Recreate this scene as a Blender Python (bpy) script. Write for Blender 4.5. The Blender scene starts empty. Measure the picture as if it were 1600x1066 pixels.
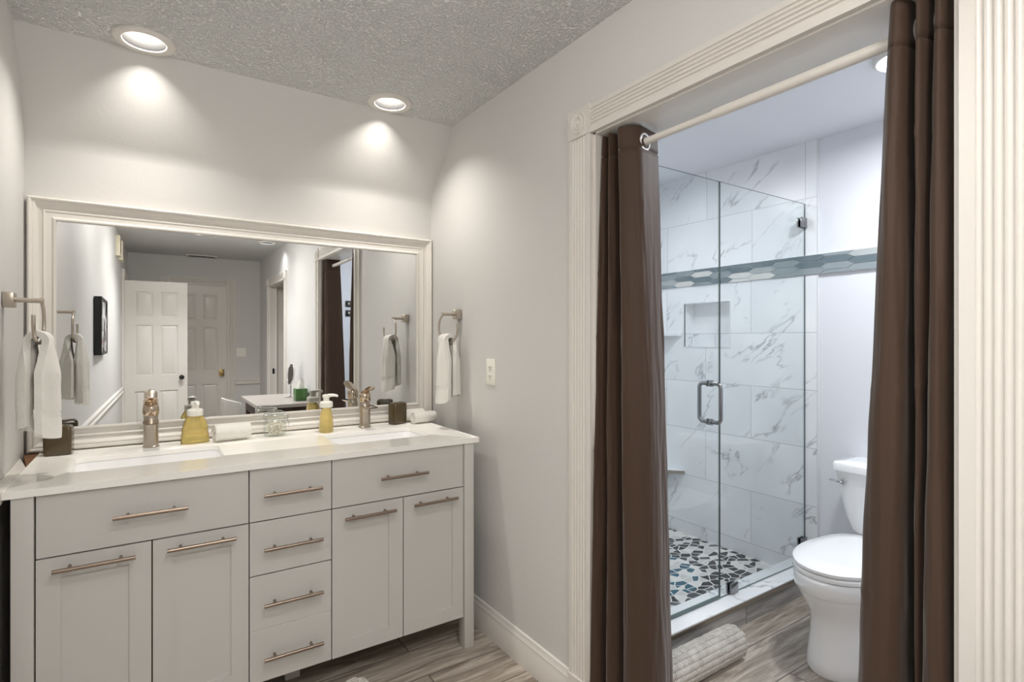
import bpy, bmesh, math, random
from math import sin, cos, pi, radians, sqrt, atan2
from mathutils import Vector, Matrix, noise

S = bpy.context.scene
COL = S.collection
random.seed(7)

# ------------------------------------------------------------------ camera
cam_d = bpy.data.cameras.new('camera'); cam = bpy.data.objects.new('camera', cam_d); COL.objects.link(cam)
cam.location = (0, 0, 1.35); cam.rotation_euler = (radians(90), 0, radians(-33.82))
cam_d.sensor_width = 36; cam_d.lens = 845 / 1600 * 36; cam_d.shift_y = -3 / 1600
cam_d.clip_start = 0.02
S.camera = cam
# ------------------------------------------------------------------ world, exposure
W = bpy.data.worlds.new('world'); S.world = W; W.use_nodes = True
W.node_tree.nodes['Background'].inputs[0].default_value = (0.75, 0.8, 0.9, 1)
W.node_tree.nodes['Background'].inputs[1].default_value = 0.3
S.view_settings.view_transform = 'Standard'; S.view_settings.look = 'None'
S.view_settings.gamma = 1; S.view_settings.use_curve_mapping = False
S.view_settings.exposure = 0.36
S.cycles.max_bounces = 14; S.cycles.diffuse_bounces = 8; S.cycles.glossy_bounces = 8
S.cycles.transmission_bounces = 12; S.cycles.transparent_max_bounces = 24
S.cycles.sample_clamp_indirect = 6; S.cycles.caustics_reflective = False; S.cycles.caustics_refractive = False
P_VANITY, P_ROOM, P_GLOBE_FILL, P_DOME_FILL, P_TOILET, P_SHOWER_FILL = 6.4, 1.0, 15, 47, 15.5, 5.4
WARM, NEUTRAL, COOL = (1, .945, .865), (.975, .99, 1), (.93, .965, 1)

# ------------------------------------------------------------------ materials
def lin(c):
    f = lambda v: (v / 12.92) if v <= .04045 else ((v + .055) / 1.055) ** 2.4
    return (f(c[0] / 255), f(c[1] / 255), f(c[2] / 255), 1)
class NT:
    def __init__(s, m): s.t = m.node_tree; s.n = s.t.nodes; s.l = s.t.links
    def new(s, k, **kw):
        x = s.n.new(k)
        for a, b in kw.items(): setattr(x, a, b)
        return x
    def link(s, a, b): s.l.new(a, b)
def mat(name, c, rough=.5, metal=0, spec=.5, bump=None, sheen=0, coat=0):
    m = bpy.data.materials.new(name); m.use_nodes = True
    b = m.node_tree.nodes['Principled BSDF']
    b.inputs['Base Color'].default_value = lin(c); b.inputs['Roughness'].default_value = rough
    b.inputs['Metallic'].default_value = metal; b.inputs['Specular IOR Level'].default_value = spec
    if sheen: b.inputs['Sheen Weight'].default_value = sheen; b.inputs['Sheen Roughness'].default_value = .4
    if coat: b.inputs['Coat Weight'].default_value = coat; b.inputs['Coat Roughness'].default_value = .05
    if bump:
        sc, st, dist = bump
        t = NT(m); co = t.new('ShaderNodeTexCoord'); nz = t.new('ShaderNodeTexNoise')
        nz.inputs['Scale'].default_value = sc; nz.inputs['Detail'].default_value = 4
        t.link(co.outputs['Object'], nz.inputs['Vector'])
        bp = t.new('ShaderNodeBump'); bp.inputs['Strength'].default_value = st; bp.inputs['Distance'].default_value = dist
        t.link(nz.outputs['Fac'], bp.inputs['Height']); t.link(bp.outputs['Normal'], b.inputs['Normal'])
    return m
def emis(name, c, st):
    m = bpy.data.materials.new(name); m.use_nodes = True
    b = m.node_tree.nodes['Principled BSDF']; b.inputs['Base Color'].default_value = lin(c)
    b.inputs['Emission Color'].default_value = lin(c); b.inputs['Emission Strength'].default_value = st
    return m
def thin_glass(name, tint, ior=1.5, mx=1.0):
    m = bpy.data.materials.new(name); m.use_nodes = True; t = NT(m); t.n.clear()
    o = t.new('ShaderNodeOutputMaterial'); mixn = t.new('ShaderNodeMixShader')
    tr = t.new('ShaderNodeBsdfTransparent'); tr.inputs[0].default_value = lin(tint)
    g = t.new('ShaderNodeBsdfGlossy'); g.inputs['Roughness'].default_value = 0
    f = t.new('ShaderNodeLayerWeight'); f.inputs['Blend'].default_value = .5
    pw = t.new('ShaderNodeMath', operation='POWER'); pw.inputs[1].default_value = 5; t.link(f.outputs['Facing'], pw.inputs[0])
    f0 = ((ior - 1) / (ior + 1)) ** 2
    mm = t.new('ShaderNodeMath', operation='MULTIPLY_ADD'); mm.inputs[1].default_value = (1 - f0) * mx; mm.inputs[2].default_value = f0 * mx
    t.link(pw.outputs[0], mm.inputs[0]); t.link(mm.outputs[0], mixn.inputs[0])
    t.link(tr.outputs[0], mixn.inputs[1]); t.link(g.outputs[0], mixn.inputs[2]); t.link(mixn.outputs[0], o.inputs[0])
    return m
def ramp(t, els):
    r = t.new('ShaderNodeValToRGB'); e = r.color_ramp.elements
    while len(e) < len(els): e.new(.5)
    for x, (p, c) in zip(e, els): x.position = p; x.color = c
    return r
def marble(name, axis, u0, v0, grid=True):
    """white veined marble tile 0.64 x 0.3185, running bond; axis = world axis along the wall"""
    m = bpy.data.materials.new(name); m.use_nodes = True; t = NT(m); b = t.n['Principled BSDF']
    b.inputs['Roughness'].default_value = .3
    geo = t.new('ShaderNodeNewGeometry'); sep = t.new('ShaderNodeSeparateXYZ'); t.link(geo.outputs['Position'], sep.inputs[0])
    comb = t.new('ShaderNodeCombineXYZ')
    a1 = t.new('ShaderNodeMath', operation='SUBTRACT'); a1.inputs[1].default_value = u0; t.link(sep.outputs[axis], a1.inputs[0])
    a2 = t.new('ShaderNodeMath', operation='SUBTRACT'); a2.inputs[1].default_value = v0; t.link(sep.outputs['Z'], a2.inputs[0])
    t.link(a1.outputs[0], comb.inputs[0]); t.link(a2.outputs[0], comb.inputs[1])
    br = t.new('ShaderNodeTexBrick', offset=.5, offset_frequency=2)
    for k, v in (('Scale', 1), ('Mortar Size', .0022), ('Mortar Smooth', .1), ('Bias', 0), ('Brick Width', .64), ('Row Height', .3185)): br.inputs[k].default_value = v
    br.inputs['Color1'].default_value = (0, 0, 0, 1); br.inputs['Color2'].default_value = (1, 1, 1, 1); br.inputs['Mortar'].default_value = (.5, .5, .5, 1)
    t.link(comb.outputs[0], br.inputs['Vector'])
    off = t.new('ShaderNodeVectorMath', operation='MULTIPLY'); off.inputs[1].default_value = (7, 5, 9)
    t.link(br.outputs['Color'], off.inputs[0])
    pos = t.new('ShaderNodeVectorMath', operation='ADD'); t.link(geo.outputs['Position'], pos.inputs[0]); t.link(off.outputs[0], pos.inputs[1])
    warp = t.new('ShaderNodeTexNoise'); warp.inputs['Scale'].default_value = 2.7; warp.inputs['Detail'].default_value = 7; warp.inputs['Roughness'].default_value = .58
    warp.inputs['Distortion'].default_value = .5
    vr = t.new('ShaderNodeVectorRotate', rotation_type='X_AXIS' if axis == 'Y' else 'Y_AXIS'); vr.inputs['Angle'].default_value = .72; t.link(pos.outputs[0], vr.inputs['Vector'])
    vs = t.new('ShaderNodeVectorMath', operation='MULTIPLY'); vs.inputs[1].default_value = (1, .42, 1.25) if axis == 'Y' else (.42, 1, 1.25); t.link(vr.outputs[0], vs.inputs[0])
    t.link(vs.outputs[0], warp.inputs['Vector'])
    d = t.new('ShaderNodeMath', operation='SUBTRACT'); d.inputs[1].default_value = .5; t.link(warp.outputs['Fac'], d.inputs[0])
    ab = t.new('ShaderNodeMath', operation='ABSOLUTE'); t.link(d.outputs[0], ab.inputs[0])
    r = ramp(t, [(0, (.8, .8, .8, 1)), (.005, (.4, .4, .4, 1)), (.018, (0, 0, 0, 1))]); t.link(ab.outputs[0], r.inputs[0])
    ms = t.new('ShaderNodeTexNoise'); ms.inputs['Scale'].default_value = 4.5; ms.inputs['Detail'].default_value = 2; t.link(pos.outputs[0], ms.inputs['Vector'])
    r2 = ramp(t, [(.44, (0, 0, 0, 1)), (.60, (1, 1, 1, 1))]); t.link(ms.outputs['Fac'], r2.inputs[0])
    ml = t.new('ShaderNodeMath', operation='MULTIPLY'); t.link(r.outputs[0], ml.inputs[0]); t.link(r2.outputs[0], ml.inputs[1])
    cl = t.new('ShaderNodeTexNoise'); cl.inputs['Scale'].default_value = 2.5; t.link(pos.outputs[0], cl.inputs['Vector'])
    base = ramp(t, [(.35, lin((226, 228, 231))), (.65, lin((238, 239, 241)))]); t.link(cl.outputs['Fac'], base.inputs[0])
    mx = t.new('ShaderNodeMixRGB'); mx.inputs[2].default_value = lin((128, 131, 137)); t.link(ml.outputs[0], mx.inputs[0]); t.link(base.outputs[0], mx.inputs[1])
    if grid:
        m2 = t.new('ShaderNodeMixRGB'); m2.inputs[2].default_value = lin((196, 198, 202)); t.link(br.outputs['Fac'], m2.inputs[0]); t.link(mx.outputs[0], m2.inputs[1]); mx = m2
    t.link(mx.outputs[0], b.inputs['Base Color'])
    return m
def planks(name, light, dark, pl=1.22, pw=.2, rough=.42, axis='X'):
    m = bpy.data.materials.new(name); m.use_nodes = True; t = NT(m); b = t.n['Principled BSDF']
    b.inputs['Roughness'].default_value = rough
    geo = t.new('ShaderNodeNewGeometry'); sep = t.new('ShaderNodeSeparateXYZ'); t.link(geo.outputs['Position'], sep.inputs[0])
    comb = t.new('ShaderNodeCombineXYZ'); ax2 = t.new('ShaderNodeMath', operation='ADD'); t.link(sep.outputs['Y'], ax2.inputs[0]); t.link(sep.outputs['Z'], ax2.inputs[1])
    sh = t.new('ShaderNodeMath', operation='ADD'); sh.inputs[1].default_value = 10.05; t.link(sep.outputs['X'], sh.inputs[0])
    sh2 = t.new('ShaderNodeMath', operation='ADD'); sh2.inputs[1].default_value = 10.01; t.link(ax2.outputs[0], sh2.inputs[0])
    t.link(sh.outputs[0], comb.inputs[0]); t.link(sh2.outputs[0], comb.inputs[1])
    br = t.new('ShaderNodeTexBrick', offset=.37, offset_frequency=2)
    for k, v in (('Scale', 1), ('Mortar Size', .002), ('Mortar Smooth', .1), ('Bias', 0), ('Brick Width', pl), ('Row Height', pw)): br.inputs[k].default_value = v
    br.inputs['Color1'].default_value = (0, 0, 0, 1); br.inputs['Color2'].default_value = (1, 1, 1, 1); br.inputs['Mortar'].default_value = (.5, .5, .5, 1)
    t.link(comb.outputs[0], br.inputs['Vector'])
    off = t.new('ShaderNodeVectorMath', operation='MULTIPLY'); off.inputs[1].default_value = (3, 11, 0); t.link(br.outputs['Color'], off.inputs[0])
    ad = t.new('ShaderNodeVectorMath', operation='ADD'); t.link(comb.outputs[0], ad.inputs[0]); t.link(off.outputs[0], ad.inputs[1])
    st = t.new('ShaderNodeVectorMath', operation='MULTIPLY'); st.inputs[1].default_value = (1.0, 9, 1); t.link(ad.outputs[0], st.inputs[0])
    n1 = t.new('ShaderNodeTexNoise'); n1.inputs['Scale'].default_value = 3; n1.inputs['Detail'].default_value = 8; n1.inputs['Roughness'].default_value = .62; n1.inputs['Distortion'].default_value = .9
    t.link(st.outputs[0], n1.inputs['Vector'])
    r = ramp(t, [(.30, lin(dark)), (.48, lin(tuple((a + c) / 2 for a, c in zip(light, dark)))), (.66, lin(light))]); t.link(n1.outputs['Fac'], r.inputs[0])
    st2 = t.new('ShaderNodeVectorMath', operation='MULTIPLY'); st2.inputs[1].default_value = (3, 90, 1); t.link(ad.outputs[0], st2.inputs[0])
    n2 = t.new('ShaderNodeTexNoise'); n2.inputs['Scale'].default_value = 2; n2.inputs['Detail'].default_value = 3; t.link(st2.outputs[0], n2.inputs['Vector'])
    hs = t.new('ShaderNodeHueSaturation'); t.link(r.outputs[0], hs.inputs['Color'])
    mr = t.new('ShaderNodeMapRange'); mr.inputs['To Min'].default_value = .78; mr.inputs['To Max'].default_value = 1.18; t.link(n2.outputs['Fac'], mr.inputs['Value']); t.link(mr.outputs[0], hs.inputs['Value'])
    m2 = t.new('ShaderNodeMixRGB'); m2.inputs[2].default_value = lin((70, 62, 55)); t.link(br.outputs['Fac'], m2.inputs[0]); t.link(hs.outputs[0], m2.inputs[1])
    t.link(m2.outputs[0], b.inputs['Base Color'])
    return m
def pebble(name):
    m = bpy.data.materials.new(name); m.use_nodes = True; t = NT(m); b = t.n['Principled BSDF']; b.inputs['Roughness'].default_value = .3
    geo = t.new('ShaderNodeNewGeometry')
    nz = t.new('ShaderNodeTexNoise'); nz.inputs['Scale'].default_value = 9; t.link(geo.outputs['Position'], nz.inputs['Vector'])
    sc = t.new('ShaderNodeVectorMath', operation='SCALE'); sc.inputs['Scale'].default_value = .035; t.link(nz.outputs['Color'], sc.inputs[0])
    ad = t.new('ShaderNodeVectorMath', operation='ADD'); t.link(geo.outputs['Position'], ad.inputs[0]); t.link(sc.outputs[0], ad.inputs[1])
    mp = t.new('ShaderNodeVectorMath', operation='MULTIPLY'); mp.inputs[1].default_value = (18, 23, 0); t.link(ad.outputs[0], mp.inputs[0])
    v = t.new('ShaderNodeTexVoronoi', feature='F1', voronoi_dimensions='2D'); v.inputs['Scale'].default_value = 1; t.link(mp.outputs[0], v.inputs['Vector'])
    e = t.new('ShaderNodeTexVoronoi', feature='DISTANCE_TO_EDGE', voronoi_dimensions='2D'); e.inputs['Scale'].default_value = 1; t.link(mp.outputs[0], e.inputs['Vector'])
    sp = t.new('ShaderNodeSeparateColor'); t.link(v.outputs['Color'], sp.inputs[0])
    r = ramp(t, [(0, lin((40, 42, 46))), (.3, lin((66, 70, 76))), (.46, lin((22, 24, 27))), (.60, lin((225, 222, 218))), (.8, lin((205, 203, 200)))])
    r.color_ramp.interpolation = 'CONSTANT'; t.link(sp.outputs[0], r.inputs[0])
    # a patch of teal stones near the middle of the floor
    sx = t.new('ShaderNodeSeparateXYZ'); t.link(geo.outputs['Position'], sx.inputs[0])
    dist = t.new('ShaderNodeVectorMath', operation='DISTANCE'); dist.inputs[1].default_value = (2.34, 2.14, .03); t.link(geo.outputs['Position'], dist.inputs[0])
    lt = t.new('ShaderNodeMath', operation='LESS_THAN'); lt.inputs[1].default_value = .31; t.link(dist.outputs['Value'], lt.inputs[0])
    dk = t.new('ShaderNodeMath', operation='LESS_THAN'); dk.inputs[1].default_value = .62; t.link(sp.outputs[0], dk.inputs[0])
    mu = t.new('ShaderNodeMath', operation='MULTIPLY'); t.link(lt.outputs[0], mu.inputs[0]); t.link(dk.outputs[0], mu.inputs[1])
    tl = t.new('ShaderNodeMixRGB'); tl.inputs[2].default_value = lin((38, 92, 112)); t.link(mu.outputs[0], tl.inputs[0]); t.link(r.outputs[0], tl.inputs[1])
    er = ramp(t, [(.05, (1, 1, 1, 1)), (.075, (0, 0, 0, 1))]); t.link(e.outputs['Distance'], er.inputs[0])
    m2 = t.new('ShaderNodeMixRGB'); m2.inputs[2].default_value = lin((226, 224, 220)); t.link(er.outputs[0], m2.inputs[0]); t.link(tl.outputs[0], m2.inputs[1])
    t.link(m2.outputs[0], b.inputs['Base Color'])
    return m
def brushed(name, c, rough=.32):
    m = mat(name, c, rough, 1); t = NT(m); b = t.n['Principled BSDF']
    co = t.new('ShaderNodeTexCoord'); mp = t.new('ShaderNodeMapping'); mp.inputs['Scale'].default_value = (8, 8, 400); t.link(co.outputs['Object'], mp.inputs[0])
    n = t.new('ShaderNodeTexNoise'); n.inputs['Scale'].default_value = 3; t.link(mp.outputs[0], n.inputs['Vector'])
    mr = t.new('ShaderNodeMapRange'); mr.inputs['To Min'].default_value = rough - .08; mr.inputs['To Max'].default_value = rough + .1; t.link(n.outputs['Fac'], mr.inputs['Value']); t.link(mr.outputs[0], b.inputs['Roughness'])
    return m

M = dict(
    wall=mat('wall_paint', (210, 208.7, 206.7), .62, bump=(55, .12, .004)),
    ceiling=mat('popcorn_ceiling', (238, 239, 239), .9),
    bath_wall=mat('bath_wall_paint', (222, 223, 228), .5),
    trim=mat('white_trim_paint', (218, 214, 208), .35),
    white=mat('white_cabinet_paint', (201, 199, 195), .42),
    carcass=mat('cabinet_carcass', (120, 100, 86), .7),
    quartz=mat('white_quartz', (248, 246, 241), .09),
    ceramic=mat('white_ceramic', (244, 244, 245), .08, coat=.5),
    nickel=brushed('brushed_nickel', (188, 178, 166), .3),
    pull=brushed('bronzed_nickel', (158, 142, 128), .33),
    chrome=mat('polished_chrome', (225, 226, 228), .06, 1),
    dark_chrome=mat('satin_chrome', (150, 151, 153), .18, 1),
    faucet=mat('polished_nickel', (205, 188, 168), .1, 1),
    brass=mat('brass', (190, 165, 110), .2, 1),
    dark_metal=mat('dark_metal', (60, 60, 62), .35, .8),
    towel=mat('white_terry', (240, 238, 232), .95, bump=(420, .9, .004), sheen=.3),
    brown_ceramic=mat('brown_glazed_ceramic', (74, 60, 34), .18, coat=.4),
    plastic=mat('white_plastic', (240, 238, 230), .3),
    curtain=mat('brown_satin_curtain', (70, 53, 42), .6, sheen=.25, spec=.25, bump=(600, .25, .001)),
    rod=mat('off_white_rod', (222, 218, 212), .35),
    wood_raw=mat('raw_wood', (120, 82, 52), .7, bump=(60, .2, .002)),
    baffle=mat('dark_baffle', (30, 30, 30), .6, spec=.2),
    grommet=mat('satin_grommet', (226, 226, 226), .35, .6),
    black=mat('black', (18, 18, 19), .4),
    mat_loop=mat('grey_beige_chenille', (196, 190, 182), .95, sheen=.2, bump=(500, .6, .002)),
    floor=planks('wood_plank_tile', (200, 190, 178), (116, 104, 92)),
    curb=planks('grey_wood_tile', (186, 183, 180), (130, 127, 124), pl=.62, pw=.6),
    table=mat('grey_stone_top', (176, 168, 162), .3, bump=(20, .05, .002)),
    walnut=mat('dark_walnut', (62, 42, 32), .45),
    cream=mat('cream_plastic', (232, 224, 200), .4),
    taupe=mat('taupe_paint', (150, 136, 118), .7),
    swab=mat('cotton', (245, 238, 228), .9),
    grout=mat('pale_grout', (214, 216, 218), .7),
    pebble=pebble('pebble_mosaic'),
    glass=thin_glass('shower_glass', (252, 254, 254), 1.52, .95),
    glass_edge=mat('green_glass_edge', (88, 104, 102), .15),
    jar=thin_glass('jar_glass', (251, 253, 252), 1.5, .8),
    green=mat('green_plastic', (72, 112, 60), .25),
    mirror=mat('mirror_silver', (238, 240, 240), 0.0, 1),
    marble_low=marble('marble_tile', 'Y', 1.914 - .64 * 10, 1.705 - .3185 * 6),
    marble_high=marble('marble_tile_upper', 'Y', 2.226 - .64 * 10, 1.81 - .3185 * 6),
    marble_x=marble('marble_tile_back', 'X', 0.1 - .64 * 10, 1.705 - .3185 * 6),
    marble_slab=marble('marble_slab', 'X', -5, -5, False),
    lens=emis('lamp_lens', (255, 250, 240), 6.0),
    lens_cool=emis('lamp_lens_cool', (240, 246, 255), 6.0),
)
def _pop():   # popcorn texture on the ceiling
    m = M['ceiling']; t = NT(m); b = t.n['Principled BSDF']; co = t.new('ShaderNodeNewGeometry')
    n = t.new('ShaderNodeTexNoise'); n.inputs['Scale'].default_value = 95; n.inputs['Detail'].default_value = 3; n.inputs['Roughness'].default_value = .7; t.link(co.outputs['Position'], n.inputs['Vector'])
    r = ramp(t, [(.44, (0, 0, 0, 1)), (.62, (1, 1, 1, 1))]); t.link(n.outputs['Fac'], r.inputs[0])
    bp = t.new('ShaderNodeBump'); bp.inputs['Strength'].default_value = .85; bp.inputs['Distance'].default_value = .010
    t.link(r.outputs[0], bp.inputs['Height']); t.link(bp.outputs['Normal'], b.inputs['Normal'])
_pop()
def _soap(name):
    m = mat(name, (252, 226, 146), .1); b = m.node_tree.nodes['Principled BSDF']
    b.inputs['Transmission Weight'].default_value = .55; b.inputs['IOR'].default_value = 1.33
    b.inputs['Subsurface Weight'].default_value = .4; b.inputs['Subsurface Radius'].default_value = (.02, .015, .004)
    return m
M['soap'] = _soap('yellow_soap')
# ------------------------------------------------------------------ mesh helpers
def bm_new(): return bmesh.new()
def box(bm, x0, x1, y0, y1, z0, z1, bev=0, seg=2):
    r = bmesh.ops.create_cube(bm, size=1, matrix=Matrix.Translation(((x0 + x1) / 2, (y0 + y1) / 2, (z0 + z1) / 2)) @ Matrix.Diagonal((abs(x1 - x0), abs(y1 - y0), abs(z1 - z0), 1)))
    if bev:
        es = list({e for v in r['verts'] for e in v.link_edges})
        bmesh.ops.bevel(bm, geom=es, offset=bev, segments=seg, profile=.5, affect='EDGES')
    return bm
def ring_frame(d):
    d = d.normalized(); a = Vector((0, 0, 1)) if abs(d.z) < .9 else Vector((1, 0, 0))
    u = d.cross(a).normalized(); return u, d.cross(u).normalized()
def loft(bm, rings, cap=True, closed=True):
    vs = [[bm.verts.new(p) for p in r] for r in rings]
    n = len(rings[0])
    for a, b in zip(vs, vs[1:]):
        for i in range(n if closed else n - 1):
            j = (i + 1) % n
            try: bm.faces.new((a[i], a[j], b[j], b[i]))
            except ValueError: pass
    if cap:
        bm.faces.new(list(reversed(vs[0]))); bm.faces.new(vs[-1])
    return vs
def tube(bm, pts, r, n=12, cap=True, closed=False):
    pts = [Vector(p) for p in pts]; rings = []; u = None; N = len(pts)
    rr = r if isinstance(r, (list, tuple)) else [r] * N
    for i, p in enumerate(pts):
        if closed: d = pts[(i + 1) % N] - pts[i - 1]
        else: d = pts[min(i + 1, N - 1)] - pts[max(i - 1, 0)]
        d.normalize()
        if u is None: u, w = ring_frame(d)
        else:
            u = (u - d * u.dot(d)).normalized(); w = d.cross(u)
        rings.append([p + (u * cos(2 * pi * k / n) + w * sin(2 * pi * k / n)) * rr[i] for k in range(n)])
    if closed:
        rings.append(rings[0]); vs = [[bm.verts.new(p) for p in q] for q in rings[:-1]]
        # align last ring with first
        a0 = vs[-1]; best = min(range(n), key=lambda s: sum((a0[k].co - vs[0][(k + s) % n].co).length for k in range(n)))
        for q in range(N):
            a = vs[q]; b = vs[(q + 1) % N]; s = best if q == N - 1 else 0
            for i in range(n): bm.faces.new((a[i], a[(i + 1) % n], b[(i + 1 + s) % n], b[(i + s) % n]))
        return bm
    loft(bm, rings, cap); return bm
def cyl(bm, a, b, r, n=24): return tube(bm, [a, b], r, n)
def lathe(bm, prof, c=(0, 0, 0), n=32, sx=1, sy=1, axis='Z'):
    """prof: (r, h) list; r=0 allowed at the ends"""
    rings = []
    for r, h in prof:
        q = []
        for k in range(n):
            a = 2 * pi * k / n; x, y = r * cos(a) * sx, r * sin(a) * sy
            q.append((c[0] + x, c[1] + y, c[2] + h) if axis == 'Z' else (c[0] + x, c[1] + h, c[2] + y) if axis == 'Y' else (c[0] + h, c[1] + x, c[2] + y))
        rings.append(q)
    loft(bm, rings, False)
    bmesh.ops.remove_doubles(bm, verts=bm.verts, dist=1e-6); return bm
def rrect(x0, x1, y0, y1, r, n=5):
    out = []
    for cx, cy, a0 in ((x1 - r, y1 - r, 0), (x0 + r, y1 - r, 90), (x0 + r, y0 + r, 180), (x1 - r, y0 + r, 270)):
        for k in range(n + 1):
            a = radians(a0 + 90 * k / n); out.append((cx + r * cos(a), cy + r * sin(a)))
    return out
def circle(cx, cy, r, n=40): return [(cx + r * cos(2 * pi * k / n), cy + r * sin(2 * pi * k / n)) for k in range(n)]
def plate(bm, outer, holes, w0, w1, f=lambda u, v, w: (u, v, w)):
    for w in (w0, w1):
        es = []
        for lp in [outer] + holes:
            vs = [bm.verts.new(f(u, v, w)) for u, v in lp]
            es += [bm.edges.new((vs[i], vs[(i + 1) % len(vs)])) for i in range(len(vs))]
        bmesh.ops.triangle_fill(bm, use_beauty=True, use_dissolve=False, edges=es)
    for lp in [outer] + holes:
        a = [bm.verts.new(f(u, v, w0)) for u, v in lp]; b = [bm.verts.new(f(u, v, w1)) for u, v in lp]
        for i in range(len(lp)):
            j = (i + 1) % len(lp); bm.faces.new((a[i], a[j], b[j], b[i]))
    bmesh.ops.remove_doubles(bm, verts=bm.verts, dist=1e-6)
    return bm
def prism(bm, pts, w0, w1, f):
    a = [bm.verts.new(f(u, v, w0)) for u, v in pts]; b = [bm.verts.new(f(u, v, w1)) for u, v in pts]
    bm.faces.new(a); bm.faces.new(list(reversed(b)))
    for i in range(len(pts)):
        j = (i + 1) % len(pts); bm.faces.new((a[i], b[i], b[j], a[j]))
    return bm
YZ = lambda u, v, w: (w, u, v)
XZ = lambda u, v, w: (u, w, v)
def catmull(pts, k):
    out = []; n = len(pts)
    for i in range(n - 1):
        p0, p1, p2, p3 = pts[max(i - 1, 0)], pts[i], pts[i + 1], pts[min(i + 2, n - 1)]
        for s in range(k):
            t = s / k
            out.append(tuple(.5 * (2 * b + (c - a) * t + (2 * a - 5 * b + 4 * c - d) * t * t + (3 * b - a - 3 * c + d) * t ** 3) for a, b, c, d in zip(p0, p1, p2, p3)))
    out.append(tuple(pts[-1])); return out
def wpos(o):
    p = Vector((0, 0, 0))
    while o: p += o.location; o = o.parent
    return p
def build(name, bm, m, parent=None, world=True, ang=32, mats=None):
    bmesh.ops.recalc_face_normals(bm, faces=bm.faces)
    if parent is not None and world: bm.transform(Matrix.Translation(-wpos(parent)))
    for fc in bm.faces: fc.smooth = True
    la = radians(ang)
    for e in bm.edges:
        if len(e.link_faces) != 2 or e.calc_face_angle(0) > la: e.smooth = False
    me = bpy.data.meshes.new(name); bm.to_mesh(me); bm.free()
    for x in (mats or [m]): me.materials.append(M[x] if isinstance(x, str) else x)
    o = bpy.data.objects.new(name, me); COL.objects.link(o)
    if parent is not None: o.parent = parent
    return o
def tag(o, label, cat, group=None):
    o['label'] = label; o['category'] = cat
    if group: o['group'] = group
    return o
def thing(name, loc, label, cat, group=None, rz=0):
    o = bpy.data.objects.new(name, None); COL.objects.link(o); o.location = loc; o.rotation_euler = (0, 0, rz)
    o.empty_display_size = .05
    return tag(o, label, cat, group)
def struct(name, bm, m, parent=None, **k):
    o = build(name, bm, m, parent, **k); o['kind'] = 'structure'; return o
def copy_tree(src, parent=None, loc=None, rz=None, label=None):
    c = src.copy(); COL.objects.link(c)
    if parent: c.parent = parent
    if loc is not None: c.location = loc
    if rz is not None: c.rotation_euler = (0, 0, rz)
    if label: c['label'] = label
    for ch in list(src.children): copy_tree(ch, c)
    return c

# ------------------------------------------------------------------ room shell
XR, T = 1.290, .18            # face of the right wall, its thickness
YB = 2.735                    # mirror wall
YF = -2.85                    # rear wall
H = 2.44
XL = lambda y: -.393 + .0294 * (2.7 - y)   # left wall, slightly splayed
XT, YT0, YT1 = 3.032, .22, 2.69            # toilet room
LAMPS = [(-.0155, 2.385), (.921, 2.385), (.84, .02), (.45, .55), (.42, -.95), (.92, -.55), (1.10, -1.16)]
LAMP_W = [1, 1, .5, 8, 21, 2, 2.6]  # the strongest pair are unseen fill lamps, added to lift the room

b = bm_new(); box(b, -.7, 3.3, -3.0, 2.95, -.12, 0); struct('floor', b, 'floor')
b = bm_new(); plate(b, [(-.6, -3.0), (1.40, -3.0), (1.40, 2.9), (-.6, 2.9)], [circle(x, y, .074) for x, y in LAMPS], H, H + .16)
struct('ceiling', b, 'ceiling')
b = bm_new(); box(b, 1.40, 3.3, -3.0, 2.95, H, H + .16); struct('ceiling.001', b, 'bath_wall')
# mirror wall with its sloped upper part (soft crease)
prof = [(YB, 0), (YB, 2.085), (YB - .004, 2.105), (YB - .014, 2.125), (YB - .026, 2.142), (2.478, 2.438), (2.478, H + .02), (2.95, H + .02), (2.95, 0)]
b = bm_new(); prism(b, prof, -.6, XR + .05, YZ); struct('wall_back', b, 'wall', ang=50)
# left wall
b = bm_new(); prism(b, [(XL(YB + .05), YB + .05), (XL(YF - .05), YF - .05), (-.6, YF - .05), (-.6, YB + .05)], 0, H, lambda u, v, w: (u, v, w)); struct('wall_left', b, 'wall')
# rear wall
b = bm_new(); box(b, -.5, 1.5, YF - .12, YF, 0, H); struct('wall_rear', b, 'wall')
# right wall, with the wide curtained opening and the rear doorway
OY0, OY1, OZ = .38, 1.412, 2.07
DY0, DY1, DZ = -2.1, -1.15, 2.03
out = [(YF, 0), (DY0, 0), (DY0, DZ), (DY1, DZ), (DY1, 0), (OY0, 0), (OY0, OZ), (OY1, OZ), (OY1, 0), (2.95, 0), (2.95, H), (YF, H)]
b = bm_new(); plate(b, out, [], XR, XR + T, YZ); struct('wall_right', b, 'wall')
# hall behind the rear doorway
b = bm_new(); box(b, 2.2, 2.3, -2.9, -.5, 0, H); box(b, XR + T, 2.3, -.6, -.5, 0, H); box(b, XR + T, 2.3, -2.9, -2.8, 0, H); struct('wall_hall', b, 'taupe')
# toilet room walls
b = bm_new(); box(b, XT, XT + .2, YT0 - .1, 1.521, 0, H); struct('wall_toilet_side', b, 'bath_wall')
b = bm_new(); box(b, XR + T, XT + .2, YT0 - .1, YT0, 0, H); struct('wall_toilet_near', b, 'bath_wall')
b = bm_new(); box(b, XR + T, XT + .2, YT1, YT1 + .1, 0, H); struct('wall_shower_back', b, 'marble_x')
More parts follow.
